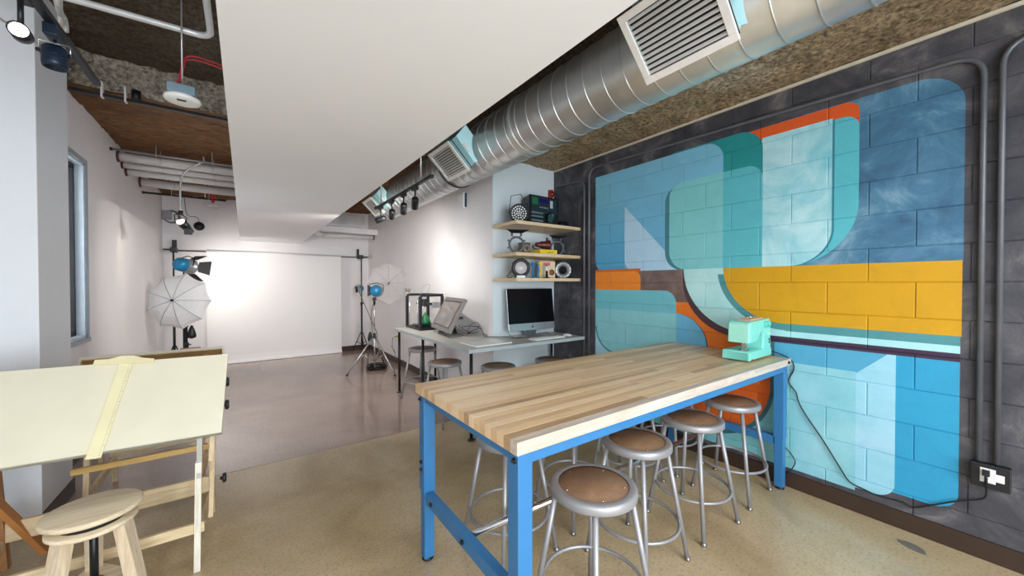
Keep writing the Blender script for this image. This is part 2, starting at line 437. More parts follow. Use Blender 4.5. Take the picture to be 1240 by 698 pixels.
o = rough_grid('sprayed_coat', XL, 2.3, ZC-.01, ZH+.03, 4.36, .03, .03, FIRE_G, 'y'); o.parent = ce
be = struct(plate('ceiling_beam', (2.32, YF, ZBEAM+.03), (XR, 3.62, ZH+.05), FIRE))
o = rough_grid('sprayed_coat', 2.25, XR-.005, YF, 3.60, ZBEAM+.014, .025, .022, FIRE); o.parent = be
o = rough_grid('sprayed_coat', YF, 3.60, ZBEAM, ZH+.04, 2.27, .05, .016, FIRE_G, 'x'); o.parent = be
# dropped white soffit
struct(MB().box((-.062, YF, 2.3), (.935, YB, ZH+.05), .003).build('ceiling_soffit', WHITE_C))
# baseboards
struct(plate('baseboard_right', (XR-.022, YF, 0), (XR-.006, 3.58, .105), DKBASE))
struct(plate('baseboard_inner', (XN-.012, 3.58, 0), (XN, YB, .105), DKBASE))
struct(plate('baseboard_back', (XL, YB-.012, 0), (XN, YB, .105), DKBASE))
struct(plate('baseboard_left', (XL, 3.96, 0), (XL+.012, YB-.012, .105), DKBASE))
struct(plate('baseboard_alcove', (XN, 3.562, 0), (XR-.022, 3.574, .105), DKBASE))
struct(plate('baseboard_column', (-1.0, 3.46, 0), (-.99, 3.955, .10), DKBASE))
# side window: frame, gasket and pane set deep in its opening
wn = struct(thing('window_1', '', 'window')); del wn['label']; del wn['category']
FR = mat('pale_window_frame', 'c9d3dc', .45, .1); GSK = mat('black_gasket', '0d0f12', .5)
b = MB()
for lo, hi in (((XL-.055, 4.02, 1.0), (XL-.001, 4.045, 2.55)), ((XL-.055, 4.905, 1.0), (XL-.001, 4.93, 2.55)), ((XL-.055, 4.02, 2.525), (XL-.001, 4.93, 2.55)), ((XL-.055, 4.02, 1.0), (XL-.001, 4.93, 1.025))):
    b.box(lo, hi)
b.build('window_frame', FR, wn)
b = MB()
for lo, hi in (((XL-.105, 4.02, 1.0), (XL-.055, 4.08, 2.55)), ((XL-.105, 4.87, 1.0), (XL-.055, 4.93, 2.55)), ((XL-.105, 4.02, 2.49), (XL-.055, 4.93, 2.55)), ((XL-.105, 4.02, 1.0), (XL-.055, 4.93, 1.06))):
    b.box(lo, hi)
b.build('gasket', GSK, wn)
b = MB()
for lo, hi in (((XL, 4.93, .985), (XL+.012, 4.965, 2.585)), ((XL, 3.96, 2.55), (XL+.012, 4.93, 2.585)), ((XL, 3.96, .965), (XL+.02, 4.965, 1.0))):
    b.box(lo, hi)
b.build('window_trim', mat('grey_window_trim', '9aa3ad', .45, .2), wn)
gm = bpy.data.materials.new('window_glass'); t = NT(gm); t.b.inputs['Transmission Weight'].default_value = 1; t.b.inputs['Roughness'].default_value = .02; t.b.inputs['IOR'].default_value = 1.1
MB().box((XL-.085, 4.08, 1.06), (XL-.079, 4.87, 2.49)).build('pane', gm, wn)

# ------------------------------------------------------------------ butcher-block workbench
MAPLE_E = wood('daylit_maple_edge', 'b8a896', 'd3c8bc', 0, 1.0, .4, 0, 8)  # front row of staves: cool daylight on the edge put into a paler wood
MAPLE = wood('maple_stave', 'c79f72', 'efd6ae', 0, 1.0, .36, .6, 8)
BX0, BX1, BY0, BY1, BT = .745, 3.195, 1.012, 1.938, .94
bench = thing('workbench', 'long blue steel workbench with a laminated maple butcher-block top', 'workbench', (.745, 1.012, 0))
L, Wd, TH = BX1-BX0, BY1-BY0, .047
top = MB().box((.004, .004, BT-TH+.001), (L-.004, Wd-.004, BT-.002)).build('tabletop', mat('glue_line', '7d5c3e', .7), bench)
NS = 22; sw = Wd/NS; SM = {}
def stave(l, edge=False):
    k = (round(l, 3), edge)
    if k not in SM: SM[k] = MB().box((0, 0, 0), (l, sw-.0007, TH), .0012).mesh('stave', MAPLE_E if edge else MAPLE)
    return SM[k]
cuts = [[.0, 1.0, 1.7], [.0, .6, 1.5], [.0, 1.3], [0, .8, 1.9], [0, .4, 1.2, 2.0]]
for i in range(NS):
    c = cuts[(i*3) % 5]; off = 0 if i % 2 else .15
    xs = [0]+[x+off for x in c[1:]]+[L]
    for a, e in zip(xs, xs[1:]):
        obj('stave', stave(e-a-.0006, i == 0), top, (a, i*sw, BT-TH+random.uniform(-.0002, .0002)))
LEGS = 0.064
BOLT = MB().cyl((0, 0, 0), (0, -.006, 0), .011, n=8).cyl((0, -.006, 0), (0, -.012, 0), .006, n=6).mesh('bolt', BLACKM)
def bench_leg(x, y, sx, sy):
    b = MB(); h = LEGS/2
    b.box((x-h, y-h, .37), (x+h, y+h, BT-TH-.002), .004)
    b.box((x-h+.005, y-h+.005, .015), (x+h-.005, y+h-.005, .37), .003)
    o = b.build('leg', BLUE, bench)
    MB().lathe([(0, 0), (.03, 0), (.03, .008), (.012, .012), (.012, .02), (0, .02)], 14, T(x, y, 0)).build('foot', BLACKM, o)
    for z in (.49, .53) if sy > 0 else (): obj('bolt', BOLT, o, (x+sx*(h+.0), y, z), (0, 0, -PI/2 if sx < 0 else PI/2))
    obj('bolt', BOLT, o, (x+sx*h, y+sy*.012, BT-TH-.03), (0, 0, -PI/2 if sx < 0 else PI/2))
    return o
lx0, lx1, ly0, ly1 = .047, L-.06, .047, Wd-.047
for x, sx in ((lx0, -1), (lx1, 1)):
    for y, sy in ((ly0, -1), (ly1, 1)): bench_leg(x, y, sx, sy)
zt = BT-TH-.0005
for y in (ly0-.026, ly1+.026):
    MB().box((lx0+.03, y-.004, zt-.045), (lx1-.03, y+.004, zt), .001).box((lx0+.03, min(y, y+(.03 if y < .4 else -.03)), zt-.004), (lx1-.03, max(y, y+(.03 if y < .4 else -.03)), zt)).build('apron_rail', BLUE, bench)
for x in (lx0-.022, lx1+.022):
    MB().box((x-.004, ly0+.03, zt-.04), (x+.004, ly1-.03, zt), .001).build('end_rail', BLUE, bench)
for x in (lx0, lx1):
    o = MB().box((x-.022, ly0+.033, .315), (x+.022, ly1-.033, .372), .003).build('side_rail', BLUE, bench)
    for y in (.16, .44, .78): obj('bolt', BOLT, o, (x-.022 if x < 1 else x+.022, y, .343), (0, 0, -PI/2 if x < 1 else PI/2))
MB().cyl((lx0+.022, .45, .345), (lx1-.022, .45, .345), .017, n=16).build('footrest_bar', CHROME, bench)
obj('bolt', BOLT, bench, (L-.055, -.0005, BT-.024), (0, 0, 0))

# ------------------------------------------------------------------ steel stools
RIVET = MB().lathe([(0, .003), (.0035, .002), (.0045, 0)], 8).mesh('rivet', CHROME)
def make_stool(label, loc, rz, group, h=.64):
    t = thing('stool', label, 'stool', loc, rz, group)
    pan = MB().lathe([(.146, h-.001), (.150, h), (.168, h), (.1765, h-.004), (.180, h-.012), (.180, h-.034), (.177, h-.038), (.172, h-.036), (.172, h-.014), (.146, h-.012)], 40).build('seat_pan', STEEL, t)
    seat = MB().lathe([(0, h-.004), (.1445, h-.004), (.146, h-.006), (.146, h-.012), (0, h-.012)], 40).build('seat', HARD, t)
    for i in range(5):
        a = 2*PI*i/5+.4; obj('rivet', RIVET, seat, (.128*math.cos(a), .128*math.sin(a), h-.0042))
    for i in range(4):
        a = PI/4+i*PI/2; c, s_ = math.cos(a), math.sin(a)
        o = MB().cyl((.150*c, .150*s_, h-.018), (.262*c, .262*s_, .016), .0125, .0115, 10).build('leg', STEEL, t)
        MB().lathe([(0, 0), (.014, 0), (.016, .004), (.013, .020), (.0, .022)], 10, T(.264*c, .264*s_, 0)).build('glide', mat('worn_metal_glide', '8c8a84', .35, .9, .2), o)
    MB().ring((0, 0, .215), .2145, .0085, 40, 8).build('footrest_ring', STEEL, t)
    return t
GS1 = 'steel stools along the near side of the workbench'; GS2 = 'steel stools on the far side of the workbench'; GS3 = 'steel stools around the grey desk'
st = make_stool('grey steel stool with brown hardboard seat, nearest one, beside the near blue bench leg', (1.19, 1.075, 0), .0, GS1)
def stool(x, y, lab, g, rz=0.0): return dup(st, (x, y, 0), rz, lab, g)
stool(1.72, 1.245, 'grey steel stool with brown seat, second from the near bench leg, front row', GS1, .03)
stool(2.285, 1.245, 'grey steel stool with brown seat, third along the front of the workbench', GS1, -.05)
stool(2.845, 1.262, 'grey steel stool with brown seat tucked against the mural end of the bench', GS1, .05)
stool(1.195, 1.70, 'steel stool behind the near blue bench leg, seat mostly hidden under the bench top', GS2, .06)
stool(1.755, 1.745, 'steel stool on the far side of the bench, seen between the two nearest front stools', GS2, -.04)
stool(2.32, 1.76, 'steel stool on the far side of the bench, behind the third front stool', GS2, .1)
stool(2.86, 1.76, 'steel stool on the far side of the bench, in the corner by the mural', GS2, 0)
stool(1.885, 4.66, 'steel stool farthest away, under the printer end of the grey desk', GS3, .5)
stool(1.755, 3.70, 'steel stool at the desk with a half-lit seat, under the pen display', GS3, .25)
stool(2.115, 3.20, 'steel stool at the desk showing its seat rim below the light pad', GS3, .1)
stool(2.775, 3.13, 'steel stool at the desk with only a sliver of seat in view, below the keyboard', GS3, .3)

# ------------------------------------------------------------------ L-shaped grey desk
LAM = mat('grey_laminate', 'bab9b2', .42, 0, .03, 8); EDGE = mat('pale_laminate_edge', 'a9b3b6', .45, 0, .03)
dk = thing('desk', 'L-shaped grey laminate desk on thin black legs along the white wall', 'desk', (1.66, 3.0, 0))
DZ = .87
poly = [(0, 0), (1.512, 0), (1.512, .570), (.615, .570), (.615, 2.08), (0, 2.08)]
b = MB().prism(poly, .034, T(0, 0, DZ-.034)); b.mi = [1 if i > 1 else 0 for i in range(len(b.f))]
b.build('desktop', [LAM, EDGE], dk)
for x, y in ((.07, .08), (.045, 1.19), (.045, 2.02), (.56, 2.0), (1.45, .5)):
    o = MB().cyl((x, y, .02), (x, y, DZ-.034), .016, n=12).lathe([(.016, DZ-.06), (.03, DZ-.034)], 12, T(x, y, 0)).build('leg', BLACKM, dk)
    MB().lathe([(0, 0), (.038, 0), (.038, .006), (.015, .014), (.012, .03), (0, .03)], 14, T(x, y, 0)).build('foot', BLACKM, o)
MB().box((1.40, .25, DZ-.07), (1.52, .29, DZ-.034), .003).build('wall_bracket', EDGE, dk)

# wall shelves
SHW = wood('pale_shelf_wood', 'd2b48a', 'e8d2ae', 0, 1.0, .5); SHU = mat('shelf_face', 'cfc8c0', .5)
def shelf(z, lab):
    b = MB().box((0, 0, -.034), (.94, .463, 0), .0015)
    o = b.build('wall_shelf', SHW, None, (2.279, 3.108, z)); tag(o, lab, 'shelf', 'pale wooden shelves in the alcove')
shelf(2.135, 'pale wooden wall shelf, topmost of three, carrying the black lamp controller')
shelf(1.805, 'pale wooden wall shelf, middle of three, carrying the flat yellow box')
shelf(1.538, 'pale wooden wall shelf, lowest of three, directly above the computer')

# ------------------------------------------------------------------ sewing machine on the bench
MINT = mat('mint_enamel', '7ed6c9', .3, 0, .02, coat=.3); MINTD = mat('deep_mint_enamel', '5cc3b2', .35, 0, .03)
sm = thing('sewing_machine', 'mint green sewing machine on the mural end of the workbench', 'sewing machine', (2.775, 1.115, BT), .02)
def rrect(x0, x1, z0, z1, r, n=4):
    out = []
    for cx, cz, a0 in ((x1-r, z0+r, -PI/2), (x1-r, z1-r, 0), (x0+r, z1-r, PI/2), (x0+r, z0+r, PI)):
        for i in range(n+1): a = a0+PI/2*i/n; out.append((cx+r*math.cos(a), cz+r*math.sin(a)))
    return out
def soft(mb_poly, y0, y1, ch=.008):
    """outline in XZ extruded along Y with softened rims"""
    n = len(mb_poly); cx = sum(p[0] for p in mb_poly)/n; cz = sum(p[1] for p in mb_poly)/n
    lv = [(y0, ch), (y0+ch*.3, ch*.3), (y0+ch, 0), (y1-ch, 0), (y1-ch*.3, ch*.3), (y1, ch)]
    b = bmesh.new()
    rows = []
    for y, i_ in lv:
        row = []
        for k in range(n):
            p = Vector(mb_poly[k]); a = Vector(mb_poly[k-1]); c = Vector(mb_poly[(k+1) % n])
            d1 = (p-a).normalized() if (p-a).length > 1e-9 else Vector((0, 0)); d2 = (c-p).normalized() if (c-p).length > 1e-9 else d1
            nn = Vector((-(d1+d2).y, (d1+d2).x)); nn = nn.normalized() if nn.length > 1e-9 else nn
            q = p+nn*i_; row.append(b.verts.new((q.x, y, q.y)))
        rows.append(row)
    for r0, r1 in zip(rows, rows[1:]):
        for k in range(n): b.faces.new((r0[k], r0[(k+1) % n], r1[(k+1) % n], r1[k]))
    b.faces.new(rows[0]); b.faces.new(list(reversed(rows[-1])))
    return b
# body: base bed, pillar and arm as one C-shaped outline with a sloped arm underside
c_out = [(.0, .012), (.0, .062), (.008, .072), (.225, .072), (.238, .085), (.246, .12), (.246, .165), (.238, .190), (.222, .198), (.202, .188), (.178, .165), (.150, .140), (.125, .128), (.028, .126), (.02, .135), (.014, .25), (.02, .266), (.034, .274), (.35, .285), (.364, .28), (.37, .268), (.382, .02), (.376, .012)]
c_out.reverse()
body = MB().bm(soft(c_out, .004, .150, .012)).build('body', MINT, sm)
MB().bm(soft(list(reversed([(.0, .010), (.0, .060), (.008, .070), (.372, .070), (.38, .06), (.382, .012), (.07, .012), (.05, .03), (.03, .012)])), .0, .18, .006)).build('bed', MINT, sm)
MB().bm(soft(list(reversed([(.008, .130), (.010, .25), (.018, .264), (.026, .264), (.03, .130)])), .010, .144, .006)).build('face_cover', mat('pale_mint_cover', '9adcc8', .35, 0, .02), sm)
MB().bm(soft(list(reversed([(.10, .276), (.11, .284), (.31, .291), (.32, .284)])), .035, .125, .003)).build('top_tray', mat('peach_top_tray', 'dcb594', .4), sm)
for x in (.262, .315):
    MB().lathe([(0, .02), (.018, .02), (.021, .016), (.022, 0)], 20, T(x, .006, .246) @ Rx(PI/2)).build('stitch_dial', MINTD, sm)
MB().box((.32, -.001, .16), (.352, .006, .19), .002).build('reverse_lever', mat('pale_mint_cover', ''), sm)
MB().box((.336, .0005, .122), (.348, .006, .14), .002).build('stitch_lever', BLACK, sm)
MB().box((.336, .0005, .102), (.348, .006, .118), .002).build('stitch_lever', BLACK, sm)
b = MB().cyl((.075, .06, .14), (.075, .06, .105), .006).cyl((.075, .06, .11), (.075, .06, .073), .0018).box((.062, .045, .095), (.07, .075, .115)); b.build('needle_bar', CHROME, sm)
MB().box((.063, .040, .073), (.088, .078, .080), .001).box((.07, .056, .08), (.08, .064, .10)).build('presser_foot', CHROME, sm)
MB().box((.035, .03, .0715), (.125, .095, .0735), .0005).build('needle_plate', CHROME, sm)
for x in (.16, .22): MB().cyl((x, .08, .285), (x, .08, .305), .003).lathe([(.008, .29), (.009, .296), (.004, .298)], 10, T(x, .08, 0)).build('spool_pin', CHROME, sm)
MB().lathe([(0, 0), (.033, 0), (.036, .006), (.036, .02), (.03, .026), (0, .026)], 24, T(.374, .10, .19) @ Ry(PI/2)).build('hand_wheel', MINTD, sm)

# ------------------------------------------------------------------ desktop computer, keyboard, mouse
ALU = mat('brushed_aluminium', 'c3ccd0', .34, .75, .03)
pc = thing('computer', 'large silver all-in-one computer with a dark screen on the grey desk', 'computer', (2.728, 3.40, DZ))
tilt = T(0, 0, .067) @ Rx(-math.radians(6))
scr = MB().bm(soft(rrect(-.340, .340, 0, .485, .010), -.006, .012, .003), tilt).build('display', ALU, pc)
MB().bm(soft(rrect(-.3385, .3385, .083, .4835, .008), -.0085, -.004, .001), tilt).build('screen', GLASSB, scr)
# emblem on the chin: a dark bitten fruit with a leaf
b = MB(); ap = []
for i in range(20):
    a = 2*PI*i/20; r_ = .012*(1+.06*math.cos(2*a)); x = r_*math.cos(a); z = r_*math.sin(a)*1.05
    if abs(a-.15) < .6 or abs(a-2*PI-.15) < .6:
        x -= .004
    ap.append((x, z))
b.prism(ap, .0006, tilt @ T(0, -.0063, .040) @ Rx(PI/2))
b.prism([(.000, .0135), (.005, .016), (.005, .021), (.0005, .0185)], .0006, tilt @ T(0, -.0063, .040) @ Rx(PI/2))
b.build('emblem', BLACK, scr)
b = MB().prism([(-.10, -.095), (.10, -.095), (.10, .095), (-.10, .095)], .006)
b.add([(-.09, .05, .006), (.09, .05, .006), (.09, .062, .006), (-.09, .062, .006), (-.085, .018, .16), (.085, .018, .16), (.085, .03, .16), (-.085, .03, .16)], [(0,1,5,4), (1,2,6,5), (2,3,7,6), (3,0,4,7), (4,5,6,7), (0,3,2,1)])
b.build('stand', mat('shaded_aluminium', '9aa2a8', .35, .8), pc)
kb = thing('keyboard', 'slim white keyboard in front of the silver computer', 'keyboard', (2.725, 3.135, DZ), .02)
MB().box((-.215, -.065, 0), (.215, .065, .010), .003).build('case', mat('white_plastic', 'e9ebea', .4), kb)
KM = MB().box((0, 0, 0), (.0215, .017, .003), .001).mesh('key', mat('key_white', 'f3f4f2', .45))
for r_ in range(5):
    for c in range(18):
        if r_ == 0 and 4 <= c < 9: continue
        obj('key', KM, kb, (-.209+c*.0233, -.058+r_*.0232, .0095))
MB().box((0, 0, 0), (.113, .017, .003), .001).build('space_bar', MATS['key_white'], kb, (-.1158, -.058, .0095))
ms = MB()
bm = bmesh.new(); bmesh.ops.create_uvsphere(bm, u_segments=18, v_segments=10, radius=1)
for v in bm.verts: v.co = Vector((v.co.x*.031, v.co.y*.056, max(v.co.z, 0)*.024))
o = MB().bm(bm, None, True).build('mouse', MATS['white_plastic'], None, (3.065, 3.17, DZ), (0, 0, .5)); tag(o, 'small white mouse to the right of the keyboard', 'mouse')
o = MB().box((-.215, -.165, 0), (.215, .165, .012), .004).build('light_pad', mat('white_acrylic', 'eff1ef', .12, 0, .01), None, (1.998, 3.255, DZ), (0, 0, .03)); tag(o, 'flat white light pad lying on the desk corner', 'light pad')

# pen display
pdz = thing('pen_display', 'grey pen display tilted on its stand at the desk edge', 'monitor', (1.915, 4.11, DZ), math.radians(-9))
DGREY = mat('warm_grey_plastic', '827b76', .45); DG2 = mat('dark_grey_bezel', '55504e', .4)
pt = T(-.035, 0, .055) @ Ry(math.radians(28)) @ Rz(-PI/2) @ Rx(0)
# local: x along the screen, y = thickness (front is -y), z = up
b = MB().bm(soft(rrect(-.37, .37, 0, .43, .015), -.012, .030, .006), pt).build('housing', DGREY, pdz)
MB().bm(soft(rrect(-.325, .325, .050, .385, .004), -.0145, -.010, .001), pt).build('bezel', DG2, pdz)
MB().bm(soft(rrect(-.30, .30, .066, .366, .002), -.0160, -.0135, .0005), pt).build('screen', mat('pale_display_glass', '9d9490', .12, 0, .02, coat=.4), pdz)
MB().box((-.0, -.20, 0), (.20, .20, .02), .006).beam((.02, -.13, .02), (.075, -.13, .16), .02, .05).beam((.02, .13, .02), (.075, .13, .16), .02, .05).beam((.17, 0, .015), (.10, 0, .22), .16, .018, (1, 0, 0)).build('stand', DG2, pdz)
MB().box((.12, -.30, .20), (.16, -.24, .232), .004).build('cable_plug', BLACK, pdz)

# 3D printer
pr = thing('printer', 'black open-frame 3D printer with a green print on the far end of the desk', '3D printer', (1.83, 4.58, DZ))
MB().box((0, .0, 0), (.36, .54, .03), .006).build('base', BLACKM, pr)
MB().box((.05, .09, .045), (.30, .42, .052), .001).beam((.08, .26, .03), (.08, .26, .046), .02, .02, (1, 0, 0)).beam((.27, .26, .03), (.27, .26, .046), .02, .02, (1, 0, 0)).build('print_bed', BLACK, pr)
for x, y in ((.012, .03), (.012, .51), (.32, .03), (.32, .51)):
    MB().box((x-.018, y-.018, .03), (x+.018, y+.018, .44), .003).build('post', BLACKM, pr)
for a, e in (((.012, .03, .455), (.32, .03, .455)), ((.012, .51, .455), (.32, .51, .455)), ((.32, .03, .455), (.32, .51, .455))):
    MB().beam(a, e, .034, .034).build('frame_bar', BLACKM, pr)
MB().beam((.16, .03, .34), (.16, .51, .34), .03, .03).build('gantry_bar', BLACKM, pr)
for y in (.10, .14, .44): MB().cyl((.02, y, .05), (.02, y, .42), .005, n=8).build('guide_rod', CHROME, pr)
h_ = MB().box((.13, .20, .30), (.20, .28, .40), .005).build('print_head', BLACK, pr)
MB().cyl((.16, .24, .28), (.16, .24, .30), .006, n=8).build('nozzle', CHROME, h_)
o = MB().lathe([(0, .034), (.055, .038), (.075, .055), (.07, .09), (.05, .13), (.025, .17), (.006, .20), (0, .205)], 20, T(.15, .20, .02)).build('printed_bulb', mat('green_filament', '0a7040', .35), None, (1.83, 4.58, DZ), (0, 0, 0)); tag(o, 'green pointed bulb being printed inside the black 3D printer', 'printed model')
MB().lathe([(.028, 0), (.05, 0), (.05, .004), (.03, .006), (.03, .05), (.05, .052), (.05, .056), (.028, .056)], 18, T(.012, .50, .475) @ Rx(.2)).build('filament_spool', DGREY, pr)
MB().tube(curve_pts([(.05, .10, .47), (.10, .14, .56), (.18, .18, .60), (.22, .2, .57), (.16, .24, .41)]), .0028, 6).build('feed_tube', mat('grey_tube', '8b8880', .4), pr)

# cables
CBL = mat('black_cable', '1b1a1a', .5); CBG = mat('grey_cable', '6d6a67', .5)
def cable(name, pts, r, label, m=CBL, n=8):
    o = MB().tube(curve_pts(pts, n), r, 6).build(name, m); tag(o, label, 'cable'); return o
z = DZ+.006
pts = []
for i in range(26):
    a = i*1.05; pts.append((2.10+i*.010+.05*math.sin(a*1.3), 4.05-.012*i+.09*math.sin(a), z+.05+.045*math.sin(a*.7+1)))
cable('cable_tangle', pts, .0035, 'tangle of black cables on the desk behind the pen display', n=5)
cable('cable', [(2.25, 4.10, z+.02), (2.26, 4.0, z+.11), (2.25, 3.86, z+.14), (2.24, 3.74, z+.07), (2.22, 3.66, z)], .0032, 'looped grey cable standing up beside the white wall edge', CBG)
cable('cable', [(2.2, 3.62, z), (2.35, 3.52, z), (2.42, 3.42, z), (2.38, 3.33, z+.002), (2.55, 3.36, z)], .003, 'thin black cable crossing the desk towards the computer')
cable('cable', [(2.365, 3.385, z+.10), (2.36, 3.35, z+.04), (2.43, 3.31, z), (2.52, 3.29, z), (2.60, 3.285, z+.004)], .003, 'black cable hanging down the left corner of the computer')
cable('cable', [(2.80, 3.42, z), (2.87, 3.33, z+.03), (2.95, 3.38, z), (3.02, 3.30, z+.02), (2.92, 3.25, z), (2.84, 3.31, z+.03), (2.94, 3.36, z+.015)], .003, 'grey coiled cable on the desk right of the computer stand', CBG)

# ------------------------------------------------------------------ round duct with registers
DX, DZC, DR = 1.785, 2.69, .22
duct = thing('air_duct', 'large round galvanised duct with spiral seams running beside the white soffit', 'duct', (DX, -2.4, DZC))
MB().cyl((0, 0, 0), (0, 8.2, 0), DR, n=56).build('duct_tube', GALV, duct)
SEAM = MB().ring((0, 0, 0), DR, .0042, 56, 6, Rx(PI/2) @ Ry(.05)).mesh('seam', GALV)
y = .25
while y < 8.15:
    obj('seam', SEAM, duct, (0, y, 0)); y += .131
for y in (4.62, 8.14):
    MB().lathe([(DR, 0), (DR+.008, .006), (DR+.008, .05), (DR, .056)], 56, T(0, y, 0) @ Rx(-PI/2)).build('joint_collar', GALV, duct)
for y in (.9, 5.85):
    MB().ring((0, 0, 0), DR+.006, .006, 40, 6, Rx(PI/2)).cyl((0, 0, DR), (0, 0, .40), .006, n=6).build('hanger_strap', mat('dark_hanger_steel', '55575a', .5, .7), duct, (0, y, 0))
GRW = mat('white_register_enamel', 'e4e0dd', .4); GRD = mat('register_shadow', '2b2a2b', .8)
def register(y, w, lab, dd=.35):
    # local frame: x along the duct, y down-right across the face, z outward
    n = Vector((-1, 0, -1)).normalized(); wv = Vector((1, 0, -1)).normalized(); u_ = Vector((0, 1, 0))
    c = Vector((DX, y, DZC))+n*dd-wv*.125
    t = thing('air_register', lab, 'vent', c, 0, 'white louvred air registers under the duct')
    R_ = Matrix((u_, wv, n)).transposed(); t.rotation_euler = R_.to_euler()
    hx, hy = .205, w/2; f = .032
    b = MB()
    for x0, x1, y0, y1 in ((-hx, hx, -hy, -hy+f), (-hx, hx, hy-f, hy), (-hx, -hx+f, -hy+f, hy-f), (hx-f, hx, -hy+f, hy-f)):
        b.box((x0, y0, -.012), (x1, y1, 0), .002)
    b.build('register_frame', GRW, t)
    MB().box((-hx+.01, -hy+.01, -.05), (hx-.01, hy-.01, -.046)).build('shade_backing', GRD, t)  # dark sheet standing in for the shade behind the louvers
    k = 11; lv = MB().beam((-hx+f-.002, 0, 0), (hx-f+.002, 0, 0), .002, .017, (0, .6, .8)).mesh('louver', GRW)
    for i in range(k): obj('louver', lv, t, (0, -hy+f+(i+.5)*(w-2*f)/k, -.010))
    st_ = None and MB().box((-.0015, -hy+f, -.020), (.0015, hy-f, -.017)).mesh('deflector', GRW)
    for i in range(0): obj('deflector', st_, t, (-hx+f+(i+.5)*(2*hx-2*f)/12, 0, 0))
    hx -= .018; hy -= .012; q = .10; d0 = -.012; d1 = -(dd-.13)
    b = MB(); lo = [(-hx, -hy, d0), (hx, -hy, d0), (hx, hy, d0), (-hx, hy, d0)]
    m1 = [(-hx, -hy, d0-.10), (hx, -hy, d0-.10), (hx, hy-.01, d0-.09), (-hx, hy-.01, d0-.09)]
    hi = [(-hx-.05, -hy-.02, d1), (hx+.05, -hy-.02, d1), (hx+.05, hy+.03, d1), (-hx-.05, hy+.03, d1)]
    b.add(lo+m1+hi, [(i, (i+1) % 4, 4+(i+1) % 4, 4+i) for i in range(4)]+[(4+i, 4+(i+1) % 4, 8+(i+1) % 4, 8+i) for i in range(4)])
    b.build('plenum', mat('teal_reflection_plenum', '8db3b6', .45, .25), t)  # sheet metal; the mural's teal reflection is put into its base colour
    MB().box((-hx-.012, -.05, d0-.16), (-hx, .03, d0-.10), .001).build('junction_plate', GRW, t)
    return t
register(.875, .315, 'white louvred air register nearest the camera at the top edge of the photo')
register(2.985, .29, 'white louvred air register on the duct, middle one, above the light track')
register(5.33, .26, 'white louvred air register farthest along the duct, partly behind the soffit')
# flat duct and white pipe at the far end of the studio
fd = thing('flat_duct', 'pale rectangular duct crossing near the ceiling at the far right of the studio', 'duct', (1.0, 7.75, 2.62))
MB().box((0, 0, 0), (.95, .5, .19), .003).build('duct_box', GALV, fd)
MB().box((-.01, -.012, -.012), (.97, .012, .0), .001).build('flange', GRW, fd)
b = MB().box((.95, 8.05, 2.50), (2.285, 8.06, 2.61)); o = b.build('header_panel', WHITE); tag(o, 'white header panel under the flat duct above the far white pipe', 'panel')

# ------------------------------------------------------------------ pipes at the left rear
PW = mat('white_pipe_paint', 'd9d5d2', .45, 0, .03); PB = mat('black_pipe', '1c1b1c', .45, .2); PRD = mat('dark_red_coupling', '5e2a2a', .5)
def pipe(y, z, r, m, lab, x0=XL, x1=-.064, collar=True, mc=PRD):
    t = thing('pipe', lab, 'pipe', (x0, y, z), 0, 'pipes crossing the studio under the ceiling')
    MB().cyl((.0, 0, 0), (x1-x0, 0, 0), r, n=20).build('pipe_run', m, t)
    if collar: MB().lathe([(r, 0), (r*1.18+.003, 0), (r*1.18+.003, .02), (r, .02)], 20, Ry(PI/2)).build('wall_collar', mc, t)
    for q in (.33, .78): MB().ring(((x1-x0)*q, 0, 0), r+.003, .004, 20, 6, Ry(PI/2)).cyl(((x1-x0)*q, 0, r), ((x1-x0)*q, 0, ZC-z), .004, n=6).build('pipe_hanger', GALV, t)
    return t
pipe(5.73, 2.918, .012, mat('grey_conduit', '9a9c9e', .35, .6), 'thin grey conduit in front of the white pipes at the left rear ceiling', mc=BLACKM)
pipe(6.015, 2.915, .050, PW, 'thick white pipe, first behind the thin grey conduit')
pipe(6.185, 2.865, .036, PW, 'slimmer white pipe, second behind the thin grey conduit')
pipe(6.37, 2.830, .042, PW, 'white pipe, third behind the thin grey conduit')
pipe(7.10, 2.865, .055, PW, 'rearmost white pipe, just above the black sprinkler pipe')
bp = pipe(7.25, 2.757, .014, PB, 'thin black sprinkler pipe below the rearmost white pipe', x1=-.22)
MB().tube(curve_pts([(.42, 0, .0), (.42, 0, .07), (.46, -.01, .095), (.60, -.01, .095)], 6), .014, 10).build('elbow', PB, bp)
vx = thing('sprinkler', 'red sprinkler valve with a pale bell on the black pipe', 'sprinkler', (-.381, 7.25, 2.657))
RED = mat('red_enamel', 'b02a25', .4)
MB().cyl((0, 0, .11), (0, 0, .21), .028, n=14).cyl((-.05, 0, .10), (.05, 0, .10), .014, n=10).cyl((0, 0, .05), (0, 0, .11), .02, n=12).build('valve', RED, vx)
MB().lathe([(.02, .06), (.055, .045), (.075, .0), (.07, -.005), (.05, .035), (.015, .05)], 24, T(0, 0, -.02)).build('bell', PW, vx)
MB().cyl((-.09, 0, -.02), (-.09, 0, .41), .006, n=8).build('hanger_rod', GALV, vx)
for x, lab in ((-.93, 'left white pipe stub hanging behind the thin conduit at left rear'), (-.68, 'right white pipe stub hanging behind the thin conduit at left rear')):
    o = MB().lathe([(0, 0), (.075, 0), (.075, .16), (.05, .2), (.05, .26)], 24).build('pipe_stub', PW, None, (x, 6.75, 2.95)); tag(o, lab, 'pipe')
pr_ = thing('pipe', 'white pipe with a rounded end cap below the far right header', 'pipe', (1.20, 8.3, 2.47))
MB().cyl((.08, 0, 0), (1.085, 0, 0), .042, n=20).build('pipe_run', PW, pr_)
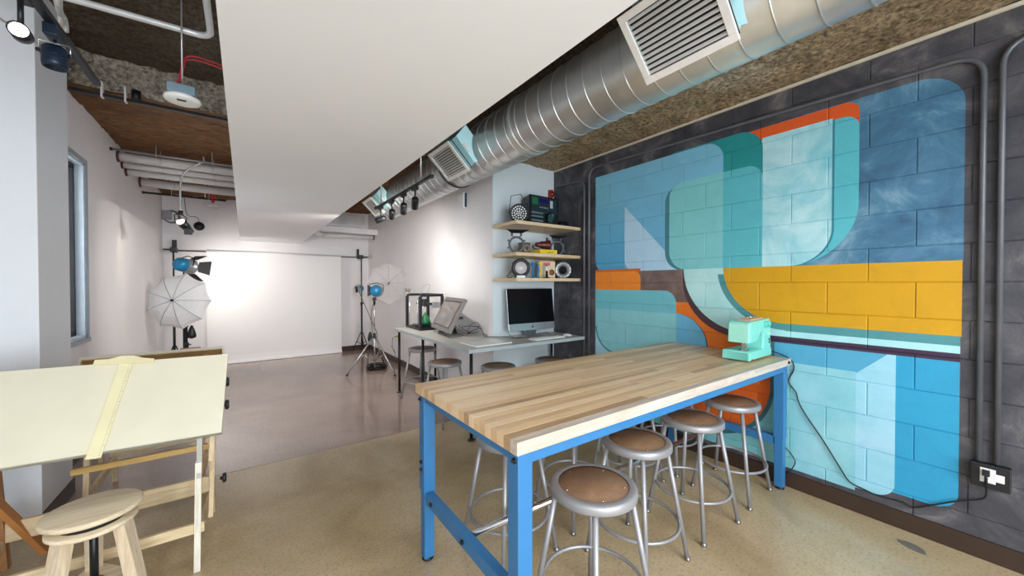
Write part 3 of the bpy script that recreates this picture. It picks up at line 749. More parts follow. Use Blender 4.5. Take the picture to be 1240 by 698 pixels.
MB().tube(curve_pts([(.08, 0, 0), (.0, 0, 0), (-.03, -.03, -.0), (-.03, -.10, 0)], 6), .05, 16).build('elbow', PW, pr_)
MB().cyl((1.06, 0, 0), (1.075, 0, 0), .052, n=20).build('wall_collar', BLACKM, pr_)
# bent white conduit loop near the ceiling
o = MB().tube(curve_pts([(-1.10, 2.94, 3.28), (-1.06, 2.93, 3.02), (-.95, 2.92, 2.955), (-.67, 2.90, 2.95), (-.30, 2.885, 2.95), (-.20, 2.88, 2.95), (-.158, 2.84, 2.95), (-.150, 2.76, 2.95), (-.150, 2.3, 2.95), (-.150, .5, 2.95)], 8), .017, 12).build('conduit', mat('white_conduit', 'dedede', .3, .2)); tag(o, 'white conduit bent into an L under the dark ceiling beside the soffit', 'conduit')
# black strip across
bs = thing('ceiling_strip', 'black strip crossing under the ceiling behind the smoke detector', 'strip', (-1.06, 4.24, 2.95))
MB().box((0, -.02, -.012), (1.0, .02, .012)).build('strip', PB, bs)
for x in (.17, .30): MB().box((x-.006, -.024, -.02), (x+.006, .024, .10)).build('clip', PW, bs)
MB().cyl((.36, 0, .012), (.36, 0, .09), .03, n=12).build('strip_hanger', PB, bs)
# smoke detector
sd = thing('smoke_detector', 'white round smoke detector on a grey box hanging from a rod with red wires', 'smoke detector', (-.281, 2.85, 2.515))
MB().lathe([(0, 0), (.058, .002), (.078, .008), (.083, .018), (.081, .029), (0, .036)], 36).build('detector_disc', mat('white_plastic_disc', 'eeeeec', .4), sd)
MB().box((-.06, -.06, .036), (.06, .06, .085), .003).build('junction_box', mat('blue_grey_box', '7f97a4', .45, .3), sd)
MB().box((-.02, -.05, -.001), (.02, -.03, .003)).build('marking', BLACK, sd)
MB().tube([(0, 0, .085), (0, -.02, .80)], .004, 6).build('rod', GALV, sd)
MB().tube(curve_pts([(-.03, 0, .085), (-.01, .01, .13), (.01, .0, .22), (.02, 0, .27), (.08, 0, .285), (.22, .02, .28)]), .005, 6).tube(curve_pts([(-.035, .01, .085), (-.02, .02, .13), (.0, .01, .22), (.02, .01, .258), (.08, .01, .27), (.22, .03, .265)]), .005, 6).build('wires', mat('red_wire', 'a3202c', .5), sd)

# ------------------------------------------------------------------ track lights
LED = mat('lit_lamp', 'fff1d8', .4, emit=8)
LENS_OFF = mat('lamp_glass', 'cfd4d6', .15)
def track_head(loc, aim, lab, lit=True, r=.034, l=.11, group='spot heads on the black light track', power=0, color=WARM, spot=1.2):
    t = thing('track_light', lab, 'lamp', loc, 0, group)
    MB().box((-.018, -.05, -.035), (.018, .05, -.001), .003).cyl((0, 0, -.035), (0, 0, -.125), .008, n=8).build('adapter', BLACKM, t)
    d = (Vector(aim)-Vector(loc)).normalized(); q = d.to_track_quat('Z', 'Y').to_matrix().to_4x4()
    M_ = T(0, 0, -.155) @ q
    MB().lathe([(0, -l*.55), (r*.8, -l*.55), (r, -l*.45), (r, l*.55), (r*.86, l*.55), (r*.84, l*.45)], 20, M_).build('lamp_can', BLACKM, t)
    MB().lathe([(0, l*.44), (r*.85, l*.44)], 20, M_).build('lens', LED if lit else LENS_OFF, t)
    if power:
        p = Vector(loc)+Vector((0, 0, -.155))+d*(l*.62)
        light('track_spot', 'SPOT', p, aim, power, color, spot_size=spot, spot_blend=1.0, shadow_soft_size=.03)
    return t
def track(loc, l, lab, rods):
    t = thing('light_track', lab, 'light track', loc)
    MB().box((-.014, 0, 0), (.014, l, .024), .002).build('rail', BLACKM, t)
    MB().box((-.017, -.012, -.003), (.017, .05, .027), .002).build('end_cap', BLACK, t)
    for y, h in rods: MB().cyl((0, y, .024), (0, y, h), .008, n=8).build('rod', GALV, t)
    return t
track((1.35, 3.10, 2.415), 1.75, 'black light track with four spots below the duct', ((.25, .62), (1.5, .62)))
for y, aim, lab, lit, pw in ((3.50, (2.15, 6.0, .2), 'track spot with a lit face, nearest of four on the right track', True, 24), (3.82, (2.0, 6.2, .2), 'second black spot head along the right light track', True, 30), (4.20, (2.1, 7.4, .4), 'third black spot head along the right light track', True, 45), (4.62, (-1.15, 6.6, 1.25), 'last black spot head at the far end of the right light track', True, 120)):
    track_head((1.35, y, 2.415), aim, lab, lit, power=pw, spot=2.5 if y < 4.5 else 1.15, color=NEUT)
track((-.61, .4, 2.50), 2.42, 'black light track with a large can lamp at upper left', ((.5, .78), (1.95, .78)))
lc = thing('can_lamp', 'large dark blue can lamp in a wire yoke on the left track', 'lamp', (-.61, 2.29, 2.5))
NAVY = mat('dark_navy_enamel', '16263a', .35, .3)
MB().box((-.020, -.05, -.045), (.020, .05, -.001), .004).build('adapter', NAVY, lc)
q = T(0, 0, -.066) @ Matrix.Scale(.66, 4) @ T(0, 0, .09)
MB().lathe([(0, -.10), (.045, -.10), (.056, -.115), (.056, -.20), (.052, -.225), (.047, -.225), (.047, -.20), (0, -.19)], 28, q).ring((0, 0, -.109), .0375, .002, 28, 6).build('lamp_can', NAVY, lc)
MB().tube([(-.042, 0, -.096), (-.042, 0, -.056), (.042, 0, -.056), (.042, 0, -.096)], .0026, 8).cyl((0, 0, -.045), (0, 0, -.075), .005, n=8).build('yoke', CHROME, lc)
for s_ in (-1, 1): MB().cyl((s_*.037, 0, -.096), (s_*.05, 0, -.096), .007, n=10).build('knob', BLACK, lc)
tl = track_head((-.62, 2.04, 2.50), (-.05, -1.2, 1.9), 'lit round spotlight with a bare bright face at the upper left corner', True, .026, .08, None)
fx = MB(); fx.tube(curve_pts([(-.61, 2.40, 2.548), (-.605, 2.37, 2.585), (-.60, 2.26, 2.66), (-.60, 2.1, 3.29)]), .011, 10)
tag(fx.build('flexible_conduit', mat('silver_flex', 'c4c7c8', .3, .8, .2, 60)), 'silver flexible conduit feeding the left light track', 'conduit')
tag(MB().tube([(-.985, 2.60, 2.68), (-.985, 2.948, 2.79), (-.985, 3.353, 2.885), (-.985, 3.95, 2.985)], .006, 6).build('wire', PW), 'pale wire running along the top of the white column', 'wire')
# hanging spot at the left rear
hs = thing('hanging_spot', 'lit black spotlight hanging on a curved grey tube at the left rear', 'lamp', (-.60, 5.8, 2.30))
MB().tube(curve_pts([(.21, 0, .70), (.208, 0, .64), (.12, 0, .57), (.02, 0, .45), (.0, 0, .25), (0, 0, .03)]), .010, 10).build('tube', GALV, hs)
MB().cyl((0, 0, .03), (0, 0, -.02), .022, n=12).tube([(-.05, 0, -.09), (-.055, 0, -.02), (0, 0, .0), (.055, 0, -.05), (.045, 0, -.12)], .006, 6).build('yoke', BLACKM, hs)
d = Vector((-.35, -.75, .42)).normalized(); q = d.to_track_quat('Z', 'Y').to_matrix().to_4x4(); M_ = T(.02, 0, -.12) @ q
MB().lathe([(0, -.16), (.03, -.16), (.035, -.10), (.046, -.06), (.046, .05), (.04, .05), (.04, .03)], 20, M_).build('lamp_can', BLACKM, hs)
MB().lathe([(0, .03), (.04, .03)], 20, M_).build('lens', LED, hs)
MB().box((.03, -.03, -.24), (.10, .03, -.17), .004).build('ballast', BLACK, hs)
light('hanging_spot_beam', 'SPOT', Vector((-.60, 5.8, 2.30))+M_ @ Vector((0, 0, .055)), (-1.15, 6.9, 1.3), 22, WARM, spot_size=1.6, spot_blend=1.0, shadow_soft_size=.05)
# coiled cable and junction box high in the corner, round black wall speaker
cc = MB()
for k in range(4): cc.ring((-1.035+.004*k, 8.79-.008*k, 2.65), .095+.005*k, .006, 28, 6, Rx(PI/2))
tag(cc.build('cable_coil', CBG), 'coil of grey cable hanging in the left rear corner near the ceiling', 'cable')
jb = MB().box((-.06, 0, 0), (.06, .06, .15), .004).build('junction_box', mat('grey_box', '9b9ca0', .5), None, (-1.085, 8.735, 2.60)); tag(jb, 'grey junction box below the pipes in the left rear corner', 'junction box')
sk = thing('wall_speaker', 'small round black speaker on the rear wall below the pipes', 'speaker', (-.66, YB, 2.52))
MB().lathe([(0, .05), (.05, .045), (.075, .02), (.08, 0), (0, 0)], 24, Rx(PI/2)).build('cover', BLACK, sk)
MB().tube(curve_pts([(0, -.01, .08), (-.03, -.008, .16), (-.16, -.008, .19), (-.2, -.008, .5)]), .005, 6).build('wire', CBG, sk)

# ------------------------------------------------------------------ backdrop and studio gear
bd = thing('backdrop', 'white seamless paper backdrop hanging from a crossbar on the rear wall', 'backdrop', (.57, 8.70, 0))
pp = [(0, 2.05)]+[(0, 2.05-.18*i) for i in range(1, 11)]+[(-.004, .14), (-.018, .06), (-.05, .018), (-.10, .006)]
b = MB(); vs = []
for yy, z in pp:
    for x in (-1.13, 1.125): vs.append((x, yy, z))
for yy, z in reversed(pp):
    for x in (-1.13, 1.125): vs.append((x, yy+.002, z+.001))
n_ = len(vs)//2; b.add(vs, [(2*i, 2*i+1, (2*i+3) % len(vs), (2*i+2) % len(vs)) for i in range(n_)])
b.build('paper', mat('white_backdrop_paper', 'f0eeee', .7, 0, .006, 2), bd)
MB().cyl((-1.13, .03, 2.06), (1.125, .03, 2.06), .026, n=16).build('roll', MATS['white_backdrop_paper'], bd)
MB().cyl((-1.62, .03, 2.062), (1.66, .03, 2.062), .012, n=10).build('crossbar', mat('brown_grey_bar', '7d746c', .4, .5), bd)
def stand_black(x, y, h, lab, legs=.33, r=.014):
    t = thing('light_stand', lab, 'stand', (x, y, 0))
    MB().cyl((0, 0, .12), (0, 0, h*.5), r*1.3, n=10).cyl((0, 0, h*.5), (0, 0, h), r*.85, n=10).build('column', BLACKM, t)
    MB().cyl((0, 0, h*.5-.03), (0, 0, h*.5+.03), r*1.8, n=10).cyl((0, 0, h*.5), (.05, 0, h*.5), .008, n=8).build('collar', BLACK, t)
    if legs:
        for k in range(3):
            a = 2*PI*k/3+.5; c, s_ = math.cos(a), math.sin(a)
            l = MB().cyl((.02*c, .02*s_, .42), (legs*c, legs*s_, .012), .009, n=8).build('leg', BLACKM, t)
            MB().cyl((.01*c, .01*s_, .16), (legs*.52*c, legs*.52*s_, .21), .006, n=8).build('brace', BLACKM, l)
    return t
t = stand_black(2.07, 8.52, 2.10, 'tall black stand holding the right end of the backdrop bar', .2)
MB().box((-.04, -.03, 2.02), (.035, .21, 2.10), .004).box((-.055, .14, 2.06), (-.01, .2, 2.24), .004).cyl((0, 0, 2.06), (.14, 0, 2.06), .014, n=8).build('clamp', BLACK, t)
t = stand_black(-.98, 8.52, 2.10, 'black stand holding the left end of the backdrop bar', .15)
MB().box((-.04, -.03, 2.02), (.035, .21, 2.10), .004).box((-.035, .14, 2.06), (.025, .2, 2.24), .004).cyl((-.13, 0, 2.06), (0, 0, 2.06), .014, n=8).build('clamp', BLACK, t)
SILV = mat('silver_stand', 'c9cacb', .25, .85, .03)
t = thing('light_stand', 'silver tripod light stand at the front of the right studio corner', 'stand', (1.74, 6.34, 0))
MB().cyl((0, 0, .10), (0, 0, .75), .013, n=10).cyl((0, 0, .75), (0, 0, 1.17), .010, n=10).build('column', SILV, t)
MB().cyl((0, 0, .58), (0, 0, .66), .022, n=12).build('collar', BLACK, t)
for px, py in ((1.30, 6.33), (1.93, 5.86), (2.02, 6.72)):
    e = Vector((px-1.74, py-6.34, .012)); a = Vector((e.x*.05, e.y*.05, .60))
    l = MB().cyl(a, e, .011, n=8).build('leg', SILV, t)
    MB().cyl((0, 0, .20), a.lerp(e, .45), .006, n=6).build('brace', SILV, l)
    MB().cyl(e-(e-a).normalized()*.04, e, .014, n=8).build('rubber_foot', BLACK, l)
MB().cyl((0, 0, 1.13), (0, 0, 1.25), .018, n=10).box((-.03, -.02, 1.20), (.03, .02, 1.24), .004).build('spigot', BLACK, t)
LBLUE = mat('blue_lamp_enamel', '1f7fae', .35, .1); LSIL = mat('silver_lamp_body', 'b9bec2', .3, .7)
def fresnel(loc, aim, lab, s_=1.0, doors=2, lit=False, group='blue and silver studio lamps'):
    t = thing('studio_lamp', lab, 'studio lamp', loc, 0, group)
    d = (Vector(aim)-Vector(loc)).normalized(); q = d.to_track_quat('Z', 'Y').to_matrix().to_4x4()
    M_ = q @ Matrix.Scale(s_, 4)
    MB().lathe([(0, -.13), (.05, -.125), (.075, -.10), (.082, -.06), (.082, -.03)], 22, M_).build('rear_housing', LBLUE, t)
    MB().lathe([(.082, -.03), (.085, .05), (.092, .055), (.092, .075), (.078, .075), (.076, .05)], 22, M_).build('body', LSIL, t)
    MB().lathe([(0, .062), (.05, .058), (.077, .05)], 22, M_).build('lens', LED if lit else LENS_OFF, t)
    b = MB()
    b.tube([M_ @ Vector(p) for p in ((-.095, 0, 0), (-.10, .02, -.0), (-.10, .09, .0), (0, .12, 0), (.10, .09, 0), (.10, .02, 0), (.095, 0, 0))], .006*s_, 6)
    b.build('yoke', BLACKM, t)
    for k in range(doors):
        a = [0, PI, PI/2, -PI/2][k]; mm = M_ @ Rz(a) @ T(.088, 0, .075) @ Ry(math.radians(38))
        MB().add([mm @ Vector(p) for p in ((-.001, -.06, 0), (-.001, .06, 0), (-.001, .09, .12), (-.001, -.09, .12), (.002, -.06, 0), (.002, .06, 0), (.002, .09, .12), (.002, -.09, .12))], [(0,1,2,3), (7,6,5,4), (0,4,5,1), (1,5,6,2), (2,6,7,3), (3,7,4,0)]).build('barn_door', BLACKM, t)
    return t
fresnel((-.72, 7.5, 1.755), (.45, 8.75, 1.45), 'blue and silver studio lamp with black barn doors above the left umbrella', 1.25, 4, True)
light('studio_lamp_beam', 'SPOT', (-.63, 7.62, 1.745), (.15, 8.75, 1.35), 55, NEUT, spot_size=2.2, spot_blend=1.0, shadow_soft_size=.07)
fresnel((1.77, 6.32, 1.36), (2.25, 7.3, 1.36), 'blue studio lamp on the silver tripod stand facing the right umbrella', 1.1, 1)
fresnel((1.98, 8.40, 1.37), (1.2, 8.2, 1.25), 'small silver and blue lamp clamped to the tall black stand', .8, 1)
stand_black(-.75, 7.52, 1.66, 'black stand under the lamp behind the left umbrella', .3)
stand_black(-.70, 7.27, 1.16, 'black stand carrying the left umbrella', .28)
tag(MB().lathe([(0, 0), (.05, .02), (.055, .06), (.035, .14), (.012, .2), (0, .2)], 14).build('pump_bulb', BLACK, None, (-.645, 7.29, .66)), 'black rounded counterweight beside the stands below the left umbrella', 'weight')
def umbrella(loc, axis, R_, lab, ribs=9, depth=.30, m=None, shaft=.5, ro=.003):
    t = thing('umbrella', lab, 'umbrella', loc)
    q = Vector(axis).normalized().to_track_quat('Z', 'Y').to_matrix().to_4x4(); nr = 6; b = MB(); vs = [(0, 0, 0)]
    seg = ribs*6
    for i in range(1, nr+1):
        f = i/nr
        for k in range(seg):
            a = 2*PI*k/seg; ph = (k % 6)/6.0; sag = 1-.10*f*math.sin(PI*ph)
            r_ = R_*math.sin(f*1.15)/math.sin(1.15)*sag; vs.append((r_*math.cos(a), r_*math.sin(a), -R_*depth*(1-math.cos(f*1.15))/(1-math.cos(1.15))))
    fs = [(0, 1+k, 1+(k+1) % seg) for k in range(seg)]
    for i in range(nr-1):
        for k in range(seg): fs.append((1+i*seg+k, 1+(i+1)*seg+k, 1+(i+1)*seg+(k+1) % seg, 1+i*seg+(k+1) % seg))
    b.add([q @ Vector(v) for v in vs], fs, False); b.build('canopy', m, t)
    for k in range(ribs):
        p = [q @ (Vector(vs[0])+Vector((0, 0, ro)))]+[q @ (Vector(vs[1+i*seg+k*6])+Vector((0, 0, ro))) for i in range(nr)]
        MB().tube(p, .0024, 5).build('rib', mat('grey_umbrella_rib', '76777b', .4, .4), t)
    MB().cyl(q @ Vector((0, 0, .03)), q @ Vector((0, 0, -shaft)), .006, n=8).lathe([(0, .04), (.014, .03), (.014, -.01)], 10, q).build('shaft', BLACKM, t)
    return t
UMF = mat('white_umbrella_cloth', 'dcdde0', .7, 0, .01); UMT = bpy.data.materials.new('translucent_umbrella_cloth'); t = NT(UMT)
t.put(t.b.inputs['Base Color'], lin('eceaea')); t.b.inputs['Roughness'].default_value = .7; t.b.inputs['Alpha'].default_value = .3
umbrella((-.83, 7.08, 1.245), (-.40, -.90, .12), .41, 'white photo umbrella seen from outside at left of the backdrop', 9, .34, UMF, .35)
umbrella((2.07, 6.62, 1.49), (.35, .9, .10), .36, 'see-through white photo umbrella against the right white wall', 8, .30, UMT, .25, -.004)
cable('cable', [(1.99, 8.38, 1.30), (1.93, 7.6, 1.0), (1.87, 6.9, .75), (1.83, 6.5, .60), (1.72, 6.42, .45), (1.66, 6.45, .2), (1.70, 6.5, .012), (1.82, 6.62, .012)], .006, 'dark cord looping down from the small lamp to the floor pile')
cable('cable', [(1.77, 6.34, 1.28), (1.70, 6.36, 1.0), (1.72, 6.38, .70), (1.74, 6.40, .62)], .005, 'dark cord hanging down along the silver tripod column')
o = MB().lathe([(0, 0), (.03, .01), (.04, .06), (.03, .13), (.012, .17), (0, .17)], 14).build('cable_switch', BLACK, None, (1.70, 6.45, .50)); tag(o, 'black inline switch hanging on the silver tripod', 'switch')
b = MB()
for k in range(9):
    b.ring((1.86+.012*math.sin(k*2.1), 6.66+.01*math.cos(k*1.7), .010+.007*k), .15+.02*math.sin(k*1.3), .007, 26, 6, Rx(.05*math.sin(k)) @ Ry(.04*math.cos(k*2)))
tag(b.build('cable_pile', CBL), 'pile of coiled black cable on the floor under the silver tripod', 'cable')
yo = thing('wall_outlet', 'yellow plug in an outlet low on the white wall by the desk end', 'outlet', (XN, 6.72, .50))
MB().box((-.012, -.05, -.04), (0, .05, .07), .003).build('plate', MATS['white_plastic'], yo)
MB().box((-.06, -.02, 0), (-.012, .025, .04), .005).build('plug', mat('yellow_plug', 'c9b23a', .45), yo)
MB().tube(curve_pts([(-.06, 0, .02), (-.11, .05, -.02), (-.12, .02, -.2), (-.06, .06, -.28), (-.10, .14, -.18), (-.13, .04, -.16), (-.10, -.05, -.30), (-.11, .02, -.46), (-.2, .02, -.488)]), .005, 6).build('cord', CBG, yo)

# ------------------------------------------------------------------ drafting tables and wooden stool
DRAW = mat('pale_drawing_board', 'e0dac2', .42, 0, .03, 5)
PLY = wood('ply_edge', '9a9a8a', 'b9b7a6', 0, 1.0, .6)
BRN = mat('board_underside', '9b7a4c', .7, 0, .15, 5)
WHW = wood('whitewashed_pine', 'd9d0bd', 'ece6d8', 2, 1.0, .5)
KNOB = MB().lathe([(0, .012), (.010, .012), (.010, .022), (.028, .024), (.028, .038), (.02, .042), (0, .042)], 10).mesh('knob', BLACK)
def drafting_table(loc, rz, brz, tilt, w, d, z0, lab, frame_w=.70, side=1, whiten=True):
    """local frame: x to the right along the board, y away; origin below the right front corner"""
    t = thing('drafting_table', lab, 'drafting table', loc, rz)
    M_ = Rz(brz) @ T(0, 0, z0) @ Rx(tilt)
    b = MB(); b.box((-w, 0, -.020), (0, d, 0), .001, M_); b.build('drawing_board', DRAW, t)
    MB().box((-w+.0, -.004, -.022), (0, 0, .001), 0, M_).build('board_edge', PLY, t)
    MB().box((-w+.01, .01, -.024), (-.01, d-.01, -.0205), 0, M_).build('underside', BRN, t)
    for x in (-w*.85, -.12): MB().box((x-.02, .03, -.05), (x+.02, d-.04, -.024), 0, M_).build('batten', WOODB, t)
    x1 = -.105; x0 = x1-frame_w; yf = .035; yb = .62
    for x, m1 in ((x1, WHW if whiten else WOODZ), (x0, WOODB if whiten else WOODZ)):
        o = MB().beam((x, yf-.01, .0), (x+.008, yf+.02, .55), .026, .036, (0, 1, 0)).build('leg', m1, t)
        MB().beam((x+.010, yf+.02, .47), (x+.014, yf+.035, z0+.02), .022, .045, (0, 1, 0)).build('leg_extension', mat('grey_washed_wood', 'a9a79c', .5), o)
        MB().beam((x+.03, yb, 0), (x+.03, yb-.12, .80), .026, .04, (0, 1, 0)).build('leg', WOODZ if x == x1 else WOODB, t)
        MB().beam((x+.0, yf+.02, .17), (x+.03, yb-.01, .14), .02, .05).build('foot_rail', WOODZ, t)
        MB().beam((x+.055, yb-.11, .78), (x+.05, yf+.10, .20), .02, .035, (0, 1, 0)).build('brace', WOODB if x == x0 else WOODZ, t)
        MB().beam((x+.055, .12, .52), M_ @ Vector((x+.055, d*.6, -.03)), .02, .03, (0, 1, 0)).build('tilt_arm', WOODZ, t)
    if whiten: MB().beam((x0+.02, yb-.10, .42), (x0+.16, yb+.02, .03), .024, .06, (0, 1, 0)).build('corner_brace', mat('orange_pine', 'b0743c', .55, 0, .1, 9), t)
    for y, z, w_, h_, m, nm in ((yf+.005, .215, .02, .05, WOODP, 'front_rail'), (yb-.03, .20, .022, .10, WOODP, 'rear_rail'), (yb-.08, .46, .022, .032, WOODY, 'upper_rail')):
        if not whiten and nm != 'front_rail': continue
        MB().box((x0+(.28 if nm == 'upper_rail' else 0), y-w_/2, z-h_/2), (x1+.03, y+w_/2, z+h_/2), .002).build(nm, m, t)
    for p in ((x1+.072, .30, .335), (x1+.09, .24, .78), (x1+.09, .30, .90)):
        k = obj('knob', KNOB, t, p, (0, PI/2, 0))
    return t, M_
t1, MT1 = drafting_table((-.105, 2.475, 0), 0, math.radians(-4.6), math.radians(52), 1.15, .465, .70, 'large pale drafting table in the left foreground with a steeply tilted board', .84)
# T-square lying on the board, head hooked over the top edge
tq = thing('t_square', 'pale wooden T-square hooked over the top of the front drawing board', 't-square', (-.105, 2.475, 0), 0)
TQW = wood('pale_ruler_wood', 'e0cf95', 'efe3b8', 1, 1.0, .45)
MQ = MT1 @ T(-.425, .46, 0) @ Rz(-.07) @ T(0, -.46, 0)
MB().box((-.030, -.03, .003), (.022, .47, .0075), .001, MQ).build('blade', mat('pale_ruler_blade', 'e9dfb6', .45, 0, .04, 9), tq)
b = MB().prism([(-.125, .448), (.105, .448), (.105, .472), (.06, .478), (.02, .493), (-.03, .493), (-.075, .476), (-.125, .474)], .006, MQ @ T(0, 0, .0078)); b.build('head', mat('pale_ruler_head', 'e8dcb2', .45), tq)
b = MB()
for i in range(46): b.box((.010, -.028+i*.0107, .0076), (.010+(.010 if i % 5 == 0 else .006), -.0268+i*.0107, .0079), 0, MQ)
o = b.build('scale_marks', mat('ink_brown', '4d4026', .7), tq); o['kind'] = 'stuff'
t2, MT2 = drafting_table((-.905, 4.02, 0), PI+.03, math.radians(0), math.radians(47), .76, .50, .625, 'second drafting table standing behind the first with its board seen from below', .56, whiten=False)
MB().box((-.012, .02, -.075), (.0, .50, -.02), 0, MT2).build('side_lip', DRAW, t2); MB().box((-.76, .02, -.075), (-.748, .50, -.02), 0, MT2).build('side_lip', DRAW, t2)
MB().box((-.62, .485, .0), (-.50, .50, .012), .003, MT2).build('pencil_stop', WOODB, t2)
ws = thing('wooden_stool', 'round-seated bare wooden stool with a black screw post in the left foreground', 'stool', (-.528, 2.31, 0), 0)
SW = wood('bare_stool_wood', 'd5bf9a', 'ebdcc0', 0, .7, .5); SWZ = wood('bare_stool_leg', 'c7ae8c', 'e6d6bc', 2, 1.0, .55); H_ = .535
MB().lathe([(0, H_), (.144, H_), (.150, H_-.003), (.153, H_-.010), (.152, H_-.018), (.146, H_-.023), (0, H_-.023)], 48).build('seat', SW, ws)
MB().lathe([(0, H_-.056), (.132, H_-.056), (.136, H_-.060), (.136, H_-.070), (.131, H_-.075), (0, H_-.075)], 48).build('leg_ring', SW, ws)
MB().lathe([(0, H_-.023), (.05, H_-.023), (.10, H_-.03), (.10, H_-.056), (0, H_-.056)], 24).build('swivel_plate', BLACKM, ws)
MB().cyl((0, 0, .21), (0, 0, H_-.06), .0135, n=14).lathe([(0, .222), (.028, .222), (.032, .214), (.032, .210), (0, .21)], 20).build('screw_post', BLACKM, ws)
for k in range(3):
    a = 2*PI*k/3+1.80; c, s_ = math.cos(a), math.sin(a)
    b = MB(); p0 = Vector((.095*c, .095*s_, H_-.074)); p1 = Vector((.17*c, .17*s_, 0)); n_ = Vector((-s_, c, 0)); r_ = Vector((c, s_, 0)); vs = []
    for p, w_, d_ in ((p1, .024, .026), (p0, .030, .020)):
        for i, j in ((-1, -1), (1, -1), (1, 1), (-1, 1)): vs.append(p+n_*i*w_+r_*j*d_)
    b.add(vs, [(3,2,1,0), (4,5,6,7), (0,1,5,4), (1,2,6,5), (2,3,7,6), (3,0,4,7)]); b.build('leg', SWZ, ws)
tri = [(.15*math.cos(2*PI*k/3+1.80+q), .15*math.sin(2*PI*k/3+1.80+q)) for k in range(3) for q in (-.16, .16)]
MB().prism(tri, .022, T(0, 0, .188)).build('lower_plate', SW, ws)

# ------------------------------------------------------------------ things on the alcove shelves
SZ1, SZ2, SZ3 = 2.135, 1.805, 1.538
fc = Vector((-.55, -.83, -.08)).normalized(); q = fc.to_track_quat('Z', 'Y').to_matrix().to_4x4()
pc_ = thing('led_can', 'round black LED can light full of white dots on the top shelf', 'lamp', (2.42, 3.25, SZ1+.105))
MB().lathe([(0, -.12), (.085, -.115), (.098, -.08), (.102, -.01), (.105, 0), (.098, .004), (.09, -.006), (0, -.006)], 32, q).build('can', BLACKM, pc_)
LD = mat('clear_led_lens', 'f4f6f4', .2, 0, .01); b = MB(); b2 = MB().lathe([(0, 0), (.0075, 0), (.0095, -.004)], 10, smooth=False)
LM = MB().lathe([(0, .003), (.006, .0025), (.0088, -.003)], 10).mesh('led', LD)
for n_, r_ in ((1, 0), (6, .025), (12, .050), (18, .075)):
    for k in range(n_):
        a = 2*PI*k/n_+r_*9; p = q @ Vector((r_*math.cos(a), r_*math.sin(a), -.003)); o = obj('led', LM, pc_, p, q.to_euler())
MB().tube([q @ Vector(p) for p in ((-.108, 0, -.03), (-.085, .19, -.05), (.02, .21, -.05), (.108, .06, -.03))], .004, 6).build('yoke', BLACKM, pc_)
cu = thing('control_unit', 'bulky black electronic unit with a small display, leaning on the top shelf', 'device', (2.80, 3.33, SZ1), -.18)
UNI = mat('blue_black_housing', '10191e', .35, .1); UNL = mat('slate_panel', '22343d', .35, .2)
MT_ = T(0, 0, .006) @ Rx(-.12) @ Ry(.06) @ Matrix.Scale(1.36, 4, (0, 0, 1))
MB().box((-.19, -.07, .0), (.19, .09, .25), .012, MT_).build('housing', UNI, cu)
MB().box((-.17, -.076, .10), (.17, -.069, .235), .004, MT_).build('front_panel', UNL, cu)
MB().box((-.065, -.079, .185), (.055, -.075, .222), .002, MT_).build('display', mat('navy_display', '14145a', .15), cu)
for i in range(4):
    MB().box((-.06+i*.03, -.080, .140), (-.044+i*.03, -.075, .152), .002, MT_).build('button', LSIL, cu)
    MB().box((-.06+i*.03, -.080, .160), (-.044+i*.03, -.075, .172), .002, MT_).build('button', BLACK, cu)
MB().box((-.16, -.079, .165), (-.085, -.075, .225), .001, MT_).build('green_label', mat('green_label', '16663f', .4), cu)
MB().box((.075, -.079, .15), (.112, -.075, .215), .001, MT_).build('white_label', mat('grey_white_label', 'a9b8bb', .5), cu)
for z in (.02, .055, .085): MB().box((-.17, -.085, z), (-.02, -.069, z+.016), .004, MT_).build('grip_bar', mat('grey_bar', '6b8088', .3, .4), cu)
MB().lathe([(0, .0), (.052, 0), (.056, .012), (.05, .03), (.04, .034), (.036, .02), (0, .016)], 26, MT_ @ T(.075, -.07, .06) @ Rx(PI/2)).build('lens_barrel', UNI, cu)
MB().lathe([(0, .0), (.036, 0)], 22, MT_ @ T(.075, -.09, .06) @ Rx(PI/2)).build('lens', mat('green_black_glass', '24504e', .1), cu)
o = MB().lathe([(0, -.055), (.04, -.055), (.045, -.04), (.045, .05), (.038, .055), (0, .04)], 20, Ry(PI/2)).build('lamp_housing', BLACKM, None, (3.11, 3.30, SZ1+.0455)); tag(o, 'small black cylinder at the right end of the top shelf', 'lamp part')
